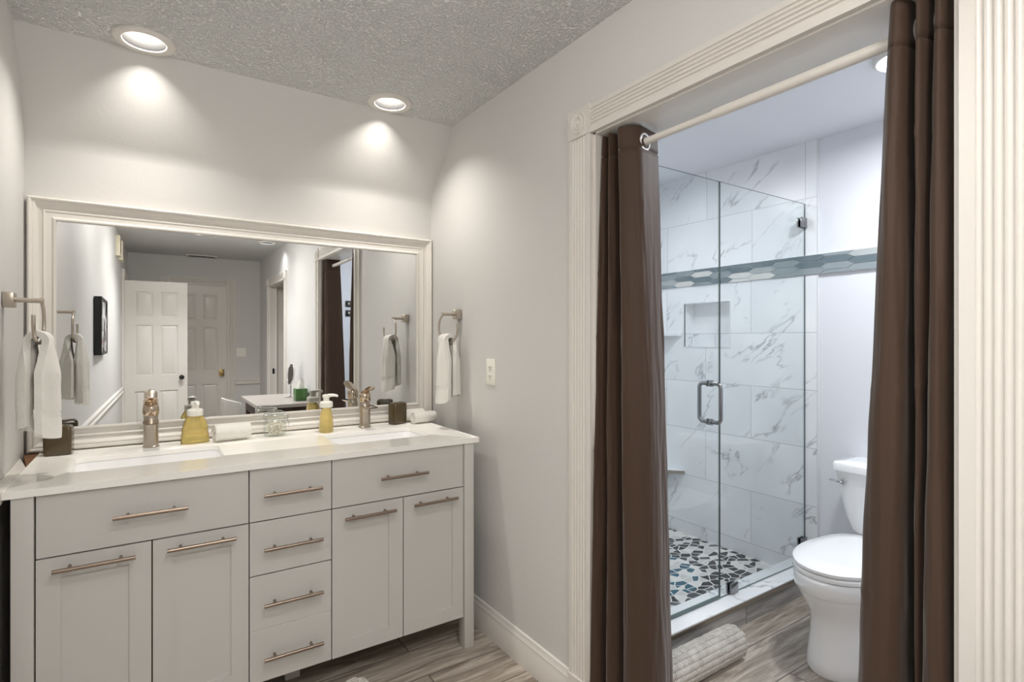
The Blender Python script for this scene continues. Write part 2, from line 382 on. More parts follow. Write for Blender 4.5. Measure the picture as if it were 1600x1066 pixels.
# tiled shower wall: lower field with the recessed niche, upper field
FX = 3.022
ny0, ny1, nz0, nz1, nd = 2.057, 2.404, 1.30, 1.587, .10
b = bm_new(); plate(b, [(1.521, 0), (YT1, 0), (YT1, 1.705), (1.521, 1.705)], [[(ny0, nz0), (ny1, nz0), (ny1, nz1), (ny0, nz1)]], FX, FX + nd, YZ)
box(b, FX + nd, FX + .21, 1.521, YT1, 0, 1.705); struct('wall_shower_tile', b, 'marble_low')
b = bm_new(); box(b, FX, FX + .21, 1.521, YT1, 1.705, H); struct('wall_shower_tile_upper', b, 'marble_high')
b = bm_new(); plate(b, [(ny0 - .006, nz0 - .006), (ny1 + .006, nz0 - .006), (ny1 + .006, nz1 + .006), (ny0 - .006, nz1 + .006)], [[(ny0, nz0), (ny1, nz0), (ny1, nz1), (ny0, nz1)]], FX - .003, FX + .01, YZ)
struct('trim_niche', b, 'grout')
# metal/edge trim of the tile field
b = bm_new(); box(b, FX - .002, FX + .012, 1.517, 1.523, 0, H); struct('trim_tile_edge', b, 'grout')
# mosaic accent band: three rows of long lens-shaped glass tiles
GLASSM = [mat('band_glass_%d' % i, c, .08) for i, c in enumerate([(142, 151, 155), (102, 116, 122), (172, 177, 178), (214, 212, 208)])]
b = bm_new(); box(b, FX - .004, FX + .02, .3, YT1, 1.703, 1.812)
for f in b.faces: f.material_index = 0
PI_, HH, Z0, Z1 = .140, .036, 1.704, 1.811
col = 0; y = .3 - PI_
while y < YT1 + PI_:
    for r in range(-1, 4):
        zc = Z0 + .018 + HH * r + (HH / 2 if col % 2 else 0); g = .0019
        L2 = PI_ / 2 + .017 - g; f2 = PI_ / 2 - .017; h2 = HH / 2 - g
        pts = [(y - L2, zc), (y - f2, zc - h2), (y, zc - h2 * 1.0), (y + f2, zc - h2), (y + L2, zc), (y + f2, zc + h2), (y, zc + h2), (y - f2, zc + h2)]
        pts = [(min(max(u, .3), YT1 - .001), min(max(v, Z0), Z1)) for u, v in pts]
        q = []
        for p in pts:
            if not q or (abs(p[0] - q[-1][0]) + abs(p[1] - q[-1][1])) > 1e-5: q.append(p)
        if abs(q[0][0] - q[-1][0]) + abs(q[0][1] - q[-1][1]) < 1e-5: q.pop()
        if len(q) < 3 or max(v for u, v in q) - min(v for u, v in q) < .006 or max(u for u, v in q) - min(u for u, v in q) < .02: continue
        mi = random.choice([1, 1, 1, 2, 2, 2, 3, 4]); n = len(q)
        va = [b.verts.new((FX - .004, u, v)) for u, v in q]; vb = [b.verts.new((FX - .0075, u, v)) for u, v in q]
        fs = [b.faces.new(vb)] + [b.faces.new((va[k], va[(k + 1) % n], vb[(k + 1) % n], vb[k])) for k in range(n)]
        for f in fs: f.material_index = mi
    col += 1; y += PI_
struct('trim_mosaic_band', b, None, mats=['grout'] + GLASSM)
# pebble mosaic shower floor
b = bm_new(); box(b, XR + T, FX + .01, 1.64, YT1, 0, .028); struct('floor_shower', b, 'pebble')

# baseboards
def baseprof(): return [(0, 0), (.018, 0), (.018, .085), (.014, .092), (.014, .106), (.009, .114), (.007, .128), (0, .132)]
def baseboard(name, x, y0, y1, sgn):
    b = bm_new(); prism(b, [(x + sgn * d, z) for d, z in baseprof()], y0, y1, lambda u, v, w: (u, w, v)); return struct(name, b, 'trim')
baseboard('baseboard_right', XR, 1.532, 2.73, -1)
baseboard('baseboard_right.001', XR, -1.02, .26, -1)
b = bm_new()
prism(b, [(YF + d, z) for d, z in baseprof()], .985, XR, lambda u, v, w: (w, u, v)); struct('baseboard_rear', b, 'trim')
b = bm_new(); prism(b, [(YT0 + d, z) for d, z in baseprof()], XR + T, XT, lambda u, v, w: (w, u, v)); struct('baseboard_toilet', b, 'trim')
# chair rails
railp = [(0, 0), (.012, 0), (.02, .012), (.02, .022), (.012, .03), (.012, .05), (.018, .058), (.01, .066), (0, .068)]
b = bm_new(); prism(b, [(YF + d, .72 + z) for d, z in railp], .98, XR, lambda u, v, w: (w, u, v)); struct('trim_rail_rear', b, 'trim')
b = bm_new()
for (y0, y1) in ((-1.95, 1.45),):
    va = [b.verts.new((XL(y0) + d, y0, .75 + z)) for d, z in railp]; vb = [b.verts.new((XL(y1) + d, y1, .75 + z)) for d, z in railp]
    b.faces.new(va); b.faces.new(list(reversed(vb)))
    for i in range(len(railp)): j = (i + 1) % len(railp); b.faces.new((va[i], vb[i], vb[j], va[j]))
struct('trim_rail_left', b, 'trim')

# fluted casings with rosette corner blocks
def fluted(w, t=.017, n=5):
    e0 = w * .205; e1 = w * .16; pts = [(0, 0), (0, t), (e0, t)]
    g = (w - e0 - e1) / n
    for i in range(n):
        for k in range(0, 11):
            a = pi * k / 10; pts.append((e0 + g * i + g * (.5 - .47 * cos(a)), t - .0065 * sin(a)))
        pts.append((e0 + g * (i + 1), t))
    pts += [(w, t), (w, 0)]
    return pts
def casing_set(nm, place, u0, u1, ztop, w=.114, wt=.098):
    """place(u, d, z) -> world: u along the wall, d out of it"""
    pr = fluted(w)
    for s, uu in ((-1, u0), (1, u1)):
        b = bm_new(); prism(b, [(uu + s * p, d) for p, d in pr], .13, ztop, lambda a, d, z: place(a, d, z)); struct(nm, b, 'trim')
        b = bm_new(); prism(b, [(uu, 0), (uu, .021), (uu + s * w, .021), (uu + s * w, 0)], 0, .135, lambda a, d, z: place(a, d, z)); struct(nm, b, 'trim')
        # corner block with turned rings
        b = bm_new(); c0 = uu + s * (w / 2); hw = w / 2 + .001
        prism(b, [(c0 - hw, ztop), (c0 + hw, ztop), (c0 + hw, ztop + wt + .004), (c0 - hw, ztop + wt + .004)], 0, .022, lambda a, z, d: place(a, d, z))
        rp = [(.040, .022), (.038, .027), (.034, .027), (.031, .023), (.025, .023), (.022, .028), (.018, .028), (.015, .023), (.010, .024), (.006, .029), (.0001, .030)]
        loft(b, [[place(c0 + r * cos(2 * pi * k / 28), d, ztop + wt / 2 + r * sin(2 * pi * k / 28)) for k in range(28)] for r, d in rp], False)
        struct(nm, b, 'trim')
    b = bm_new(); prism(b, [(p, d) for p, d in fluted(wt)], u0, u1, lambda z, d, a: place(a, d, ztop + z)); struct(nm, b, 'trim')
casing_set('trim_opening', lambda u, d, z: (XR - d, u, z), OY0, OY1, OZ)
casing_set('trim_hall_door', lambda u, d, z: (XR - d, u, z), DY0, DY1, DZ)
# jamb linings
def jamb(nm, y0, y1, ztop, x0, x1):
    b = bm_new(); box(b, x0, x1, y0 - .001, y0 + .012, 0, ztop); box(b, x0, x1, y1 - .012, y1 + .001, 0, ztop); box(b, x0, x1, y0, y1, ztop - .006, ztop + .001)
    struct(nm, b, 'trim')
jamb('trim_opening_jamb', OY0, OY1, OZ, XR - .001, XR + T + .001)
jamb('trim_hall_jamb', DY0, DY1, DZ, XR - .001, XR + T + .001)
b = bm_new(); box(b, XR + .07, XR + .085, DY0 + .012, DY0 + .03, 0, DZ); box(b, XR + .07, XR + .085, DY1 - .03, DY1 - .012, 0, DZ); struct('trim_hall_stop', b, 'trim')
b = bm_new(); box(b, XR + .03, XR + .055, DY0 + .012, DY0 + .015, .90, .97, .001)
tag(build('strike_plate', b, 'dark_metal'), 'small dark strike plate on the white jamb of the hall doorway', 'strike plate')

# ------------------------------------------------------------------ recessed lamps
def lamp(i, x, y, power, col, label):
    t = thing('recessed_light', (x, y, H), label, 'ceiling light', 'recessed ceiling lights')
    b = bm_new(); lathe(b, [(.066, 0), (.068, -.007), (.074, -.010), (.090, -.010), (.0975, -.008), (.0985, -.006), (.0985, 0)], n=48); build('trim_ring', b, 'trim', t, world=False, ang=60)
    b = bm_new(); lathe(b, [(.0675, -.005), (.064, 0), (.056, .03), (.047, .06)], n=48); build('baffle', b, 'baffle', t, world=False, ang=60)
    b = bm_new(); lathe(b, [(.047, .06), (.047, .066), (.0001, .066)], n=48); build('lens', b, 'lens', t, world=False)
    ld = bpy.data.lights.new('lamp_glow', 'AREA'); ld.shape = 'DISK'; ld.size = .085; ld.energy = power; ld.color = col; ld.spread = radians(165)
    lo = bpy.data.objects.new('lamp_glow', ld); COL.objects.link(lo); lo.parent = t; lo.location = (0, 0, .058)
LBL = ['recessed ceiling light above the left sink', 'recessed ceiling light above the right sink', 'recessed light in the ceiling over the curtained opening near the table',
       'added unseen recessed fill light above the entry side by the left wall', 'added unseen recessed fill light before the open six-panel door', 'recessed light in the ceiling over the middle of the grey table', 'recessed ceiling light near the hall doorway, reflected in the mirror top']
for i, (x, y) in enumerate(LAMPS):
    lamp(i, x, y, P_VANITY if i < 2 else P_ROOM * LAMP_W[i], WARM if i < 2 else NEUTRAL, LBL[i])
# added out-of-view fill: opal globe before the vanity, opal dome farther back
def opal(x, y, r, zc, cap, st, label, name):
    t = thing(name, (x, y, H), label, 'ceiling light')
    b = bm_new(); lathe(b, [(.0001, 0), (.07, 0), (.068, -.016), (.016, -.022), (.012, -.03), (.012, zc + r + .012), (.05, zc + r + .008), (.05, zc + r - .018), (.0001, zc + r - .018)] if cap else [(.0001, 0), (r + .012, 0), (r + .012, -.022), (r + .002, -.024), (.0001, -.024)], n=40); build('canopy', b, 'trim', t, world=False)
    b = bm_new()
    if cap: lathe(b, [(r * sin(radians(a)), zc + r * cos(radians(a))) for a in range(25, 180, 8)] + [(.0001, zc - r)], n=40)
    else: lathe(b, [(r * cos(radians(a)), -.0245 - zc * sin(radians(a))) for a in range(0, 90, 9)] + [(.0001, -.0245 - zc)], n=48)
    build('fill_opal', b, emis('fill_opal', (255, 251, 246), st), t, world=False)
opal(.20, .92, .11, -.20, True, P_GLOBE_FILL, 'added unseen fill light, an opal glass globe hanging before the vanity', 'fill_globe')
opal(.42, -.35, .19, .065, False, P_DOME_FILL, 'added unseen fill light, a shallow opal dome on the ceiling behind the camera', 'fill_dome')
# flush disc light in the toilet room; the shower one is unseen, added as fill
def flush(x, y, power, label):
    t = thing('flush_ceiling_light', (x, y, H), label, 'ceiling light')
    b = bm_new(); lathe(b, [(.11, 0), (.11, -.018), (.104, -.024), (.098, -.024)], n=48); build('rim', b, 'trim', t, world=False)
    b = bm_new(); lathe(b, [(.098, -.022), (.06, -.027), (.0001, -.028)], n=48); build('lens', b, 'lens_cool', t, world=False)
    ld = bpy.data.lights.new('lamp_glow', 'AREA'); ld.shape = 'DISK'; ld.size = .2; ld.energy = power; ld.color = COOL; ld.spread = radians(175)
    lo = bpy.data.objects.new('lamp_glow', ld); COL.objects.link(lo); lo.parent = t; lo.location = (0, 0, -.034)
flush(2.40, .875, P_TOILET, 'white disc light on the ceiling over the toilet')
flush(2.05, 2.2, P_SHOWER_FILL, 'added unseen white disc fill light on the ceiling inside the shower')

# ------------------------------------------------------------------ vanity
ZC = .915; VF = 2.075
van = thing('vanity_cabinet', (.43, 2.38, 0), 'white double vanity cabinet with bar pulls on square legs under the white counter', 'vanity')
b = bm_new(); box(b, -.275, 1.134, 2.685, 2.70, .145, .893); box(b, -.275, 1.134, VF + .022, 2.684, .145, .16)
for x in (-.275, .276, .559, 1.119): box(b, x, x + .015, VF + .022, 2.684, .161, .893)
for x0, x1 in ((-.259, .275), (.292, .558), (.575, 1.118)): box(b, x0, x1, VF + .0225, VF + .034, .161, .893)
build('carcass', b, 'carcass', van)
b = bm_new(); box(b, -.329, -.31, 2.12, 2.70, .14, .894); build('side_panel', b, 'white', van)
b = bm_new(); box(b, 1.166, 1.184, 2.12, 2.70, .14, .894); build('side_panel', b, 'white', van)
b = bm_new(); box(b, -.275, 1.134, 2.09, 2.70, .135, .1449); build('bottom_panel', b, 'white', van)
for (x0, x1, y0, y1, zt) in ((-.329, -.279, 2.068, 2.12, .8945), (1.138, 1.184, 2.068, 2.12, .8945), (.444, .500, 2.27, 2.325, .135), (-.329, -.279, 2.65, 2.70, .14), (1.138, 1.184, 2.65, 2.70, .14)):
    b = bm_new(); box(b, x0, x1, y0, y1, 0, zt, .002); build('leg', b, 'white', van)
def pull(parent, xa, xb, z):
    yb = VF - .032
    b = bm_new(); cyl(b, (xa, yb, z), (xb, yb, z), .0062, 16)
    for f in (.19, .81):
        x = xa + (xb - xa) * f; cyl(b, (x, yb, z), (x, VF + .004, z), .0048, 12)
    build('handle', b, 'pull', parent)
def drawer(x0, x1, z0, z1, pulls, groove=None):
    b = bm_new(); box(b, x0, x1, VF, VF + .02, z0, z1, .0012, 1)
    if groove:
        b.free(); b = bm_new(); box(b, x0, x1, VF, VF + .02, z0, groove - .0006, .0012, 1); box(b, x0, x1, VF, VF + .02, groove + .0006, z1, .0012, 1); box(b, x0 + .002, x1 - .002, VF + .002, VF + .019, groove - .002, groove + .002)
    o = build('drawer', b, 'white', van)
    for a, c, z in pulls: pull(o, a, c, z)
def door(x0, x1, px0, px1, z0, z1, pz0, pz1, pl):
    b = bm_new()
    plate(b, [(x0, z0), (x1, z0), (x1, z1), (x0, z1)], [[(px0, pz0), (px1, pz0), (px1, pz1), (px0, pz1)]], VF, VF + .02, XZ)
    box(b, px0 - .002, px1 + .002, VF + .006, VF + .018, pz0 - .002, pz1 + .002)
    o = build('door', b, 'white', van); pull(o, *pl)
drawer(-.275, .286, .709, .892, [(-.094, .104, .802)])
drawer(.2895, .5695, .709, .892, [(.332, .530, .802)])
drawer(.573, 1.134, .709, .892, [(.754, .956, .800)])
door(-.275, .0045, -.219, -.053, .14, .705, .198, .645, (-.236, -.036, .673))
door(.0085, .286, .064, .232, .14, .705, .198, .645, (.046, .245, .673))
door(.573, .8555, .634, .797, .14, .705, .198, .650, (.613, .817, .668))
door(.8595, 1.134, .915, 1.082, .14, .705, .198, .662, (.894, 1.093, .672))
drawer(.2895, .5695, .519, .705, [(.332, .532, .612)])
drawer(.2895, .5695, .14, .515, [(.332, .533, .417), (.332, .533, .228)], .325)

# counter with two undermount sinks
SINKS = [(-.222, .232, 2.262, 2.528), (.646, 1.066, 2.246, 2.516)]
b = bm_new(); plate(b, [(-.347, 2.062), (1.207, 2.062), (1.207, 2.733), (-.347, 2.733)], [rrect(*s, .028) for s in SINKS], .8955, ZC)
es = [e for e in b.edges if len(e.link_faces) == 2 and e.calc_face_angle(0) > 1 and e.verts[0].co.z > .91 and e.verts[1].co.z > .91]
bmesh.ops.bevel(b, geom=es, offset=.0025, segments=2, profile=.5, affect='EDGES')
tag(build('countertop', b, 'quartz'), 'glossy white quartz countertop on the double vanity', 'countertop')
for (x0, x1, y0, y1), lb in zip(SINKS, ('rectangular white undermount sink at the left end of the counter', 'rectangular white undermount sink at the right end of the counter')):
    t = thing('sink', ((x0 + x1) / 2, (y0 + y1) / 2, .76), lb, 'sink', 'undermount sinks')
    b = bm_new(); rings = []
    for ins, z, r in ((-.022, .8945, .045), (.002, .8945, .03), (.006, .86, .035), (.016, .80, .045), (.04, .775, .05), (.11, .768, .02)):
        rings.append([(u, v, z) for u, v in rrect(x0 + ins, x1 - ins, y0 + ins, y1 - ins, r)])
    loft(b, rings, False); b.faces.new([v for v in b.verts][-24:])
    o = build('basin', b, 'ceramic', t, ang=50)
    mdf = o.modifiers.new('thickness', 'SOLIDIFY'); mdf.thickness = .006; mdf.offset = -1
    b = bm_new(); lathe(b, [(.0001, .0025), (.018, .003), (.021, .004), (.023, .001)], ((x0 + x1) / 2, (y0 + y1) / 2, .769)); build('drain', b, 'chrome', t)
# filler strip beside the left wall and the bare wood showing in the corner gap
b = bm_new()
prism(b, [(XL(2.05) + .001, 2.05), (-.3475, 2.05), (-.3475, 2.425), (XL(2.60) + .004, 2.60), (XL(2.60) + .001, 2.60)], 0.885, .919, lambda u, v, w: (u, v, w))
tag(build('filler_strip', b, 'trim'), 'white wedge-shaped filler strip between the left wall and the counter', 'filler strip')
b = bm_new(); prism(b, [(-.3478, 2.445), (-.3478, 2.70), (XL(2.70) + .001, 2.70)], .86, .9145, lambda u, v, w: (u, v, w))
tag(build('wood_block', b, 'wood_raw'), 'small triangle of bare brown wood in the corner gap at left end of the counter', 'wood block')

# mirror with moulded frame
mir = thing('wall_mirror', (.45, YB, .925), 'large wall mirror in a wide white moulded frame above the vanity', 'mirror')
fp = [(0, 0), (0, .032), (.006, .036), (.011, .034), (.014, .028), (.018, .029), (.022, .027), (.027, .020), (.035, .015), (.043, .0135), (.046, .018), (.050, .018), (.053, .015), (.070, .014), (.073, .018), (.077, .0205), (.082, .019), (.085, .013), (.085, 0)]
fx0, fx1, fz0, fz1 = -.384, 1.284, .921, 1.892
b = bm_new()
rings = [[(fx0 + d, YB - h, fz0 + d), (fx1 - d, YB - h, fz0 + d), (fx1 - d, YB - h, fz1 - d), (fx0 + d, YB - h, fz1 - d)] for d, h in fp]
loft(b, rings, False); build('frame', b, 'trim', mir, ang=28)
b = bm_new(); box(b, fx0 + .08, fx1 - .08, YB - .010, YB - .003, fz0 + .08, fz1 - .08); build('mirror_glass', b, 'mirror', mir)

# ------------------------------------------------------------------ faucets
def make_faucet():
    t = thing('faucet', (0, 0, 0), 'x', 'faucet', 'single lever basin faucets')
    b = bm_new(); lathe(b, [(.0001, 0), (.029, 0), (.029, .004), (.0265, .007), (.0255, .06), (.0262, .094), (.0275, .098), (.0275, .102), (.0255, .105), (.0245, .112), (.0225, .118), (.0225, .128), (.0001, .128)], n=40); build('body', b, 'nickel', t, world=False)
    b = bm_new()   # open trough spout, pointing at -Y
    rings = []
    for y, hw, z0, z1 in ((.012, .020, .090, .112), (-.02, .022, .091, .113), (-.055, .024, .094, .112), (-.09, .026, .099, .110), (-.118, .025, .104, .109), (-.124, .022, .1055, .1085)):
        rings.append([(-hw, y, z1), (-hw * .9, y, (z0 + z1) / 2), (-hw * .55, y, z0), (hw * .55, y, z0), (hw * .9, y, (z0 + z1) / 2), (hw, y, z1), (hw * .6, y, z1 - .004), (-hw * .6, y, z1 - .004)])
    loft(b, rings); build('spout', b, 'faucet', t, world=False, ang=45)
    b = bm_new(); lathe(b, [(.0001, .126), (.0255, .127), (.028, .132), (.0285, .150), (.027, .164), (.022, .171), (.0001, .174)], n=40); o = build('lever_cap', b, 'faucet', t, world=False)
    b = bm_new(); rings = []
    for y, hw, z, th in ((.022, .020, .166, .010), (-.015, .023, .174, .010), (-.05, .025, .186, .008), (-.08, .024, .198, .006), (-.098, .017, .205, .004), (-.104, .006, .207, .003)):
        rings.append([(-hw, y, z), (-hw * .6, y, z + th * .7), (0, y, z + th), (hw * .6, y, z + th * .7), (hw, y, z), (hw * .6, y, z - th * .4), (0, y, z - th * .6), (-hw * .6, y, z - th * .4)])
    loft(b, rings); o2 = build('lever', b, 'faucet', o, world=False, ang=60)
    return t
fa = make_faucet(); fa.location = (.004, 2.628, ZC); fa['label'] = 'nickel single lever faucet behind the left sink'
copy_tree(fa, None, (.884, 2.628, ZC), None, 'nickel single lever faucet behind the right sink')

# ------------------------------------------------------------------ soap bottles
def make_soap():
    t = thing('soap_dispenser', (0, 0, 0), 'x', 'soap bottle', 'yellow foaming soap bottles')
    pr = [(.0001, 0), (.050, 0), (.0535, .005), (.053, .012), (.0515, .030), (.052, .035), (.0495, .040), (.0485, .060), (.049, .065), (.046, .070), (.042, .088), (.036, .102), (.029, .112), (.026, .116), (.0001, .116)]
    b = bm_new(); lathe(b, pr, n=40, sy=.62); build('bottle', b, 'soap', t, world=False, ang=60)
    b = bm_new(); lathe(b, [(.0001, .114), (.028, .114), (.030, .118), (.030, .136), (.026, .142), (.014, .145), (.0135, .162), (.0001, .162)], n=32); o = build('pump_collar', b, 'plastic', t, world=False)
    b = bm_new(); lathe(b, [(.0001, .160), (.017, .160), (.018, .165), (.016, .174), (.0001, .176)], n=28); tube(b, [(0, -.008, .169), (0, -.03, .170), (0, -.046, .168), (0, -.052, .163)], [.0085, .0075, .006, .005], 12)
    build('pump_head', b, 'plastic', t, world=False)
    return t
so = make_soap(); so.location = (.158, 2.622, ZC); so.rotation_euler = (0, 0, radians(8)); so['label'] = 'yellow soap bottle with white pump next to the left faucet'
copy_tree(so, None, (.690, 2.600, ZC), radians(75), 'yellow soap bottle with white pump standing left of the right faucet')

# ------------------------------------------------------------------ toothbrush holders
def make_holder():
    t = thing('toothbrush_holder', (0, 0, 0), 'x', 'toothbrush holder', 'brown ceramic toothbrush holders')
    b = bm_new(); rings = []
    for ins, z in ((.006, 0), (.001, .003), (0, .008), (0, .100), (.003, .107), (.008, .110)):
        rings.append([(u, v, z) for u, v in rrect(-.042 + ins, .042 - ins, -.029 + ins, .029 - ins, .010)])
    loft(b, rings, False); vs = list(b.verts); b.faces.new(vs[:24])
    vt = [v for v in vs[-24:]]
    es = [e for e in b.edges if e.verts[0] in vt and e.verts[1] in vt]
    hl = []
    for cx in (-.019, .019):
        q = [b.verts.new((cx + .0125 * cos(2 * pi * k / 20), .010 * sin(2 * pi * k / 20), .110)) for k in range(20)]
        q2 = [b.verts.new((v.co.x, v.co.y, .02)) for v in q]
        es += [b.edges.new((q[k], q[(k + 1) % 20])) for k in range(20)]
        for k in range(20): b.faces.new((q[k], q[(k + 1) % 20], q2[(k + 1) % 20], q2[k]))
        b.faces.new(q2)
    bmesh.ops.triangle_fill(b, use_beauty=True, edges=es)
    build('holder_body', b, 'brown_ceramic', t, world=False)
    return t
ho = make_holder(); ho.location = (-.284, 2.640, ZC); ho['label'] = 'brown square ceramic toothbrush holder in the left corner of the counter'
ho.rotation_euler = (0, 0, radians(-6))
copy_tree(ho, None, (1.058, 2.636, ZC), radians(24), 'brown square ceramic toothbrush holder right of the right faucet')

# ------------------------------------------------------------------ jar of cotton swabs
jc = (.468, 2.615, ZC)
t = thing('clip_top_jar', jc, 'clear glass clip-top jar of cotton swabs in the middle of the counter', 'jar')
b = bm_new(); lathe(b, [(.0001, .002), (.040, .002), (.046, .006), (.048, .014), (.048, .052), (.045, .062), (.041, .068), (.041, .078), (.045, .080), (.045, .084), (.0385, .084), (.0385, .066), (.044, .055), (.045, .014), (.04, .008), (.0001, .008)], jc, 40); build('jar_body', b, 'jar', t)
b = bm_new(); lathe(b, [(.0001, .112), (.030, .112), (.040, .108), (.046, .100), (.046, .092), (.043, .087), (.038, .087), (.037, .093), (.0001, .096)], jc, 40); build('lid', b, 'jar', t)
b = bm_new(); lathe(b, [(.039, .0841), (.044, .0841), (.044, .0869), (.039, .0869), (.039, .0841)], jc, 40); build('gasket', b, 'cream', t)
b = bm_new()
def circ(r, z, n=40): return [(jc[0] + r * cos(2 * pi * k / n), jc[1] + r * sin(2 * pi * k / n), jc[2] + z) for k in range(n)]
tube(b, circ(.043, .073), .0014, 8, closed=True); tube(b, circ(.0475, .097), .0014, 8, closed=True)
rd = Vector((cos(radians(-25)), sin(radians(-25)), 0)); sd = Vector((-rd.y, rd.x, 0)); J = Vector(jc)
for s in (-1, 1):
    tube(b, [J + rd * .046 + sd * .010 * s + Vector((0, 0, .097)), J + rd * .058 + sd * .010 * s + Vector((0, 0, .085)), J + rd * .050 + sd * .010 * s + Vector((0, 0, .070)), J + rd * .066 + sd * .009 * s + Vector((0, 0, .045)), J + rd * .068 + sd * .007 * s + Vector((0, 0, .040))], .0014, 8)
tube(b, [J + rd * .068 + sd * .007 + Vector((0, 0, .040)), J + rd * .068 - sd * .007 + Vector((0, 0, .040))], .0014, 8)
tube(b, [J - rd * .047 + sd * .008 + Vector((0, 0, .097)), J - rd * .053 + sd * .008 + Vector((0, 0, .085)), J - rd * .043 + sd * .008 + Vector((0, 0, .073))], .0014, 8)
tube(b, [J - rd * .047 - sd * .008 + Vector((0, 0, .097)), J - rd * .053 - sd * .008 + Vector((0, 0, .085)), J - rd * .043 - sd * .008 + Vector((0, 0, .073))], .0014, 8)
build('wire_clasp', b, 'chrome', t)
b = bm_new(); rnd = random.Random(3)
for i in range(70):
    z = .014 + .045 * (i / 70); a = rnd.uniform(0, 2 * pi); rr = rnd.uniform(0, .014); el = rnd.uniform(-.35, .5)
    c = J + Vector((rr * cos(a * 3), rr * sin(a * 3), z)); d = Vector((cos(a) * cos(el), sin(a) * cos(el), sin(el)))
    hl = .026
    p, q = c - d * hl, c + d * hl
    for w in (p, q):
        w.z = min(max(w.z, jc[2] + .011), jc[2] + .066)
    tube(b, [p, q], .0011, 6)
    for w, s in ((p, -1), (q, 1)): tube(b, [w - d * .006, w - d * .003, w + d * .003, w + d * .006], [.0012, .0028, .003, .0012], 8)
o = build('cotton_swabs', b, 'swab'); tag(o, 'white cotton swabs heaped in the glass jar', 'cotton swabs'); o['kind'] = 'stuff'

# ------------------------------------------------------------------ rolled hand towels
def rolled(name, L, R, seed, parent=None, turns=3.2, nub=.0012, th=.009):
    """towel rolled about the local X axis; spiral section, soft irregular surface; rests on z = 0"""
    b = bm_new(); n = int(turns * 36); mx = 44; rows = []
    for i in range(mx + 1):
        x = -L / 2 + L * i / mx; row = []
        e = min(i, mx - i) / mx
        for k in range(n + 1):
            a = 2 * pi * turns * k / n; r = R * (.22 + .78 * k / n)
            r += nub * noise.noise((x * 60 + seed, a * 3, seed)) + .0025 * noise.noise((x * 12, a + seed, 1)) * (k / n)
            r *= 1 - .05 * max(0, 1 - e / .06) ** 2
            xs = x + .004 * noise.noise((k * .02, seed, i > mx / 2)) * (1 if e == 0 else 0)
            row.append((xs, r * cos(a - pi / 2) * 1.06, R * .93 + r * sin(a - pi / 2) * .93))
        rows.append(row)
    loft(b, rows, False, closed=False)
    return b
def towel_roll(loc, rz, L, R, seed, label):
    b = rolled('rolled_towel', L, R, seed)
    o = build('rolled_towel', b, 'towel', ang=80); o.location = loc; o.rotation_euler = (0, 0, rz)
    m_ = o.modifiers.new('thickness', 'SOLIDIFY'); m_.thickness = .008; m_.offset = -1
    tag(o, label, 'towel', 'rolled white hand towels')
towel_roll((.292, 2.595, ZC + .002), radians(9), .138, .043, 1, 'rolled white hand towel between the left soap bottle and the glass jar')
towel_roll((1.180, 2.585, ZC + .002), radians(4), .122, .034, 5, 'front rolled white hand towel at the right end of the counter')
towel_roll((1.150, 2.664, ZC + .002), radians(2), .125, .037, 9, 'rear rolled white hand towel at the right end of the counter by the mirror')

# ------------------------------------------------------------------ towel rings and hanging towels
def ring_thing(xw, sgn, yc, label):
    """sgn: direction out of the wall along X; ring plane parallel to the wall"""
    t = thing('towel_ring', (xw, yc, 1.473), label, 'towel ring', 'open nickel towel rings')
    za = 1.473; tip = xw + sgn * .093
    b = bm_new(); box(b, min(xw, xw + sgn * .030), max(xw, xw + sgn * .030), yc - .024, yc + .024, za - .024, za + .024, .004); build('wall_mount', b, 'nickel', t)
    b = bm_new(); cyl(b, (xw + sgn * .029, yc, za), (tip + sgn * .006, yc, za), .0075, 20); lathe(b, [(.0001, -.004), (.0095, -.004), (.0095, .004), (.0001, .004)], (tip, yc, za), 20, axis='X'); build('arm', b, 'nickel', t)
    b = bm_new(); pts = []
    cy, cz, ay, az = yc - .052, 1.405, .098, .068
    for k in range(41):
        a = radians(58 - (58 + 190) * k / 40)
        ca, sa = cos(a), sin(a)
        pts.append((tip, cy + ay * math.copysign(abs(ca) ** .8, ca), cz + az * math.copysign(abs(sa) ** .8, sa)))
    pts = [(tip, yc, za)] + pts[1:]
    tube(b, pts, .0052, 12); build('ring', b, 'nickel', t)
    return tip, cy, cz - az
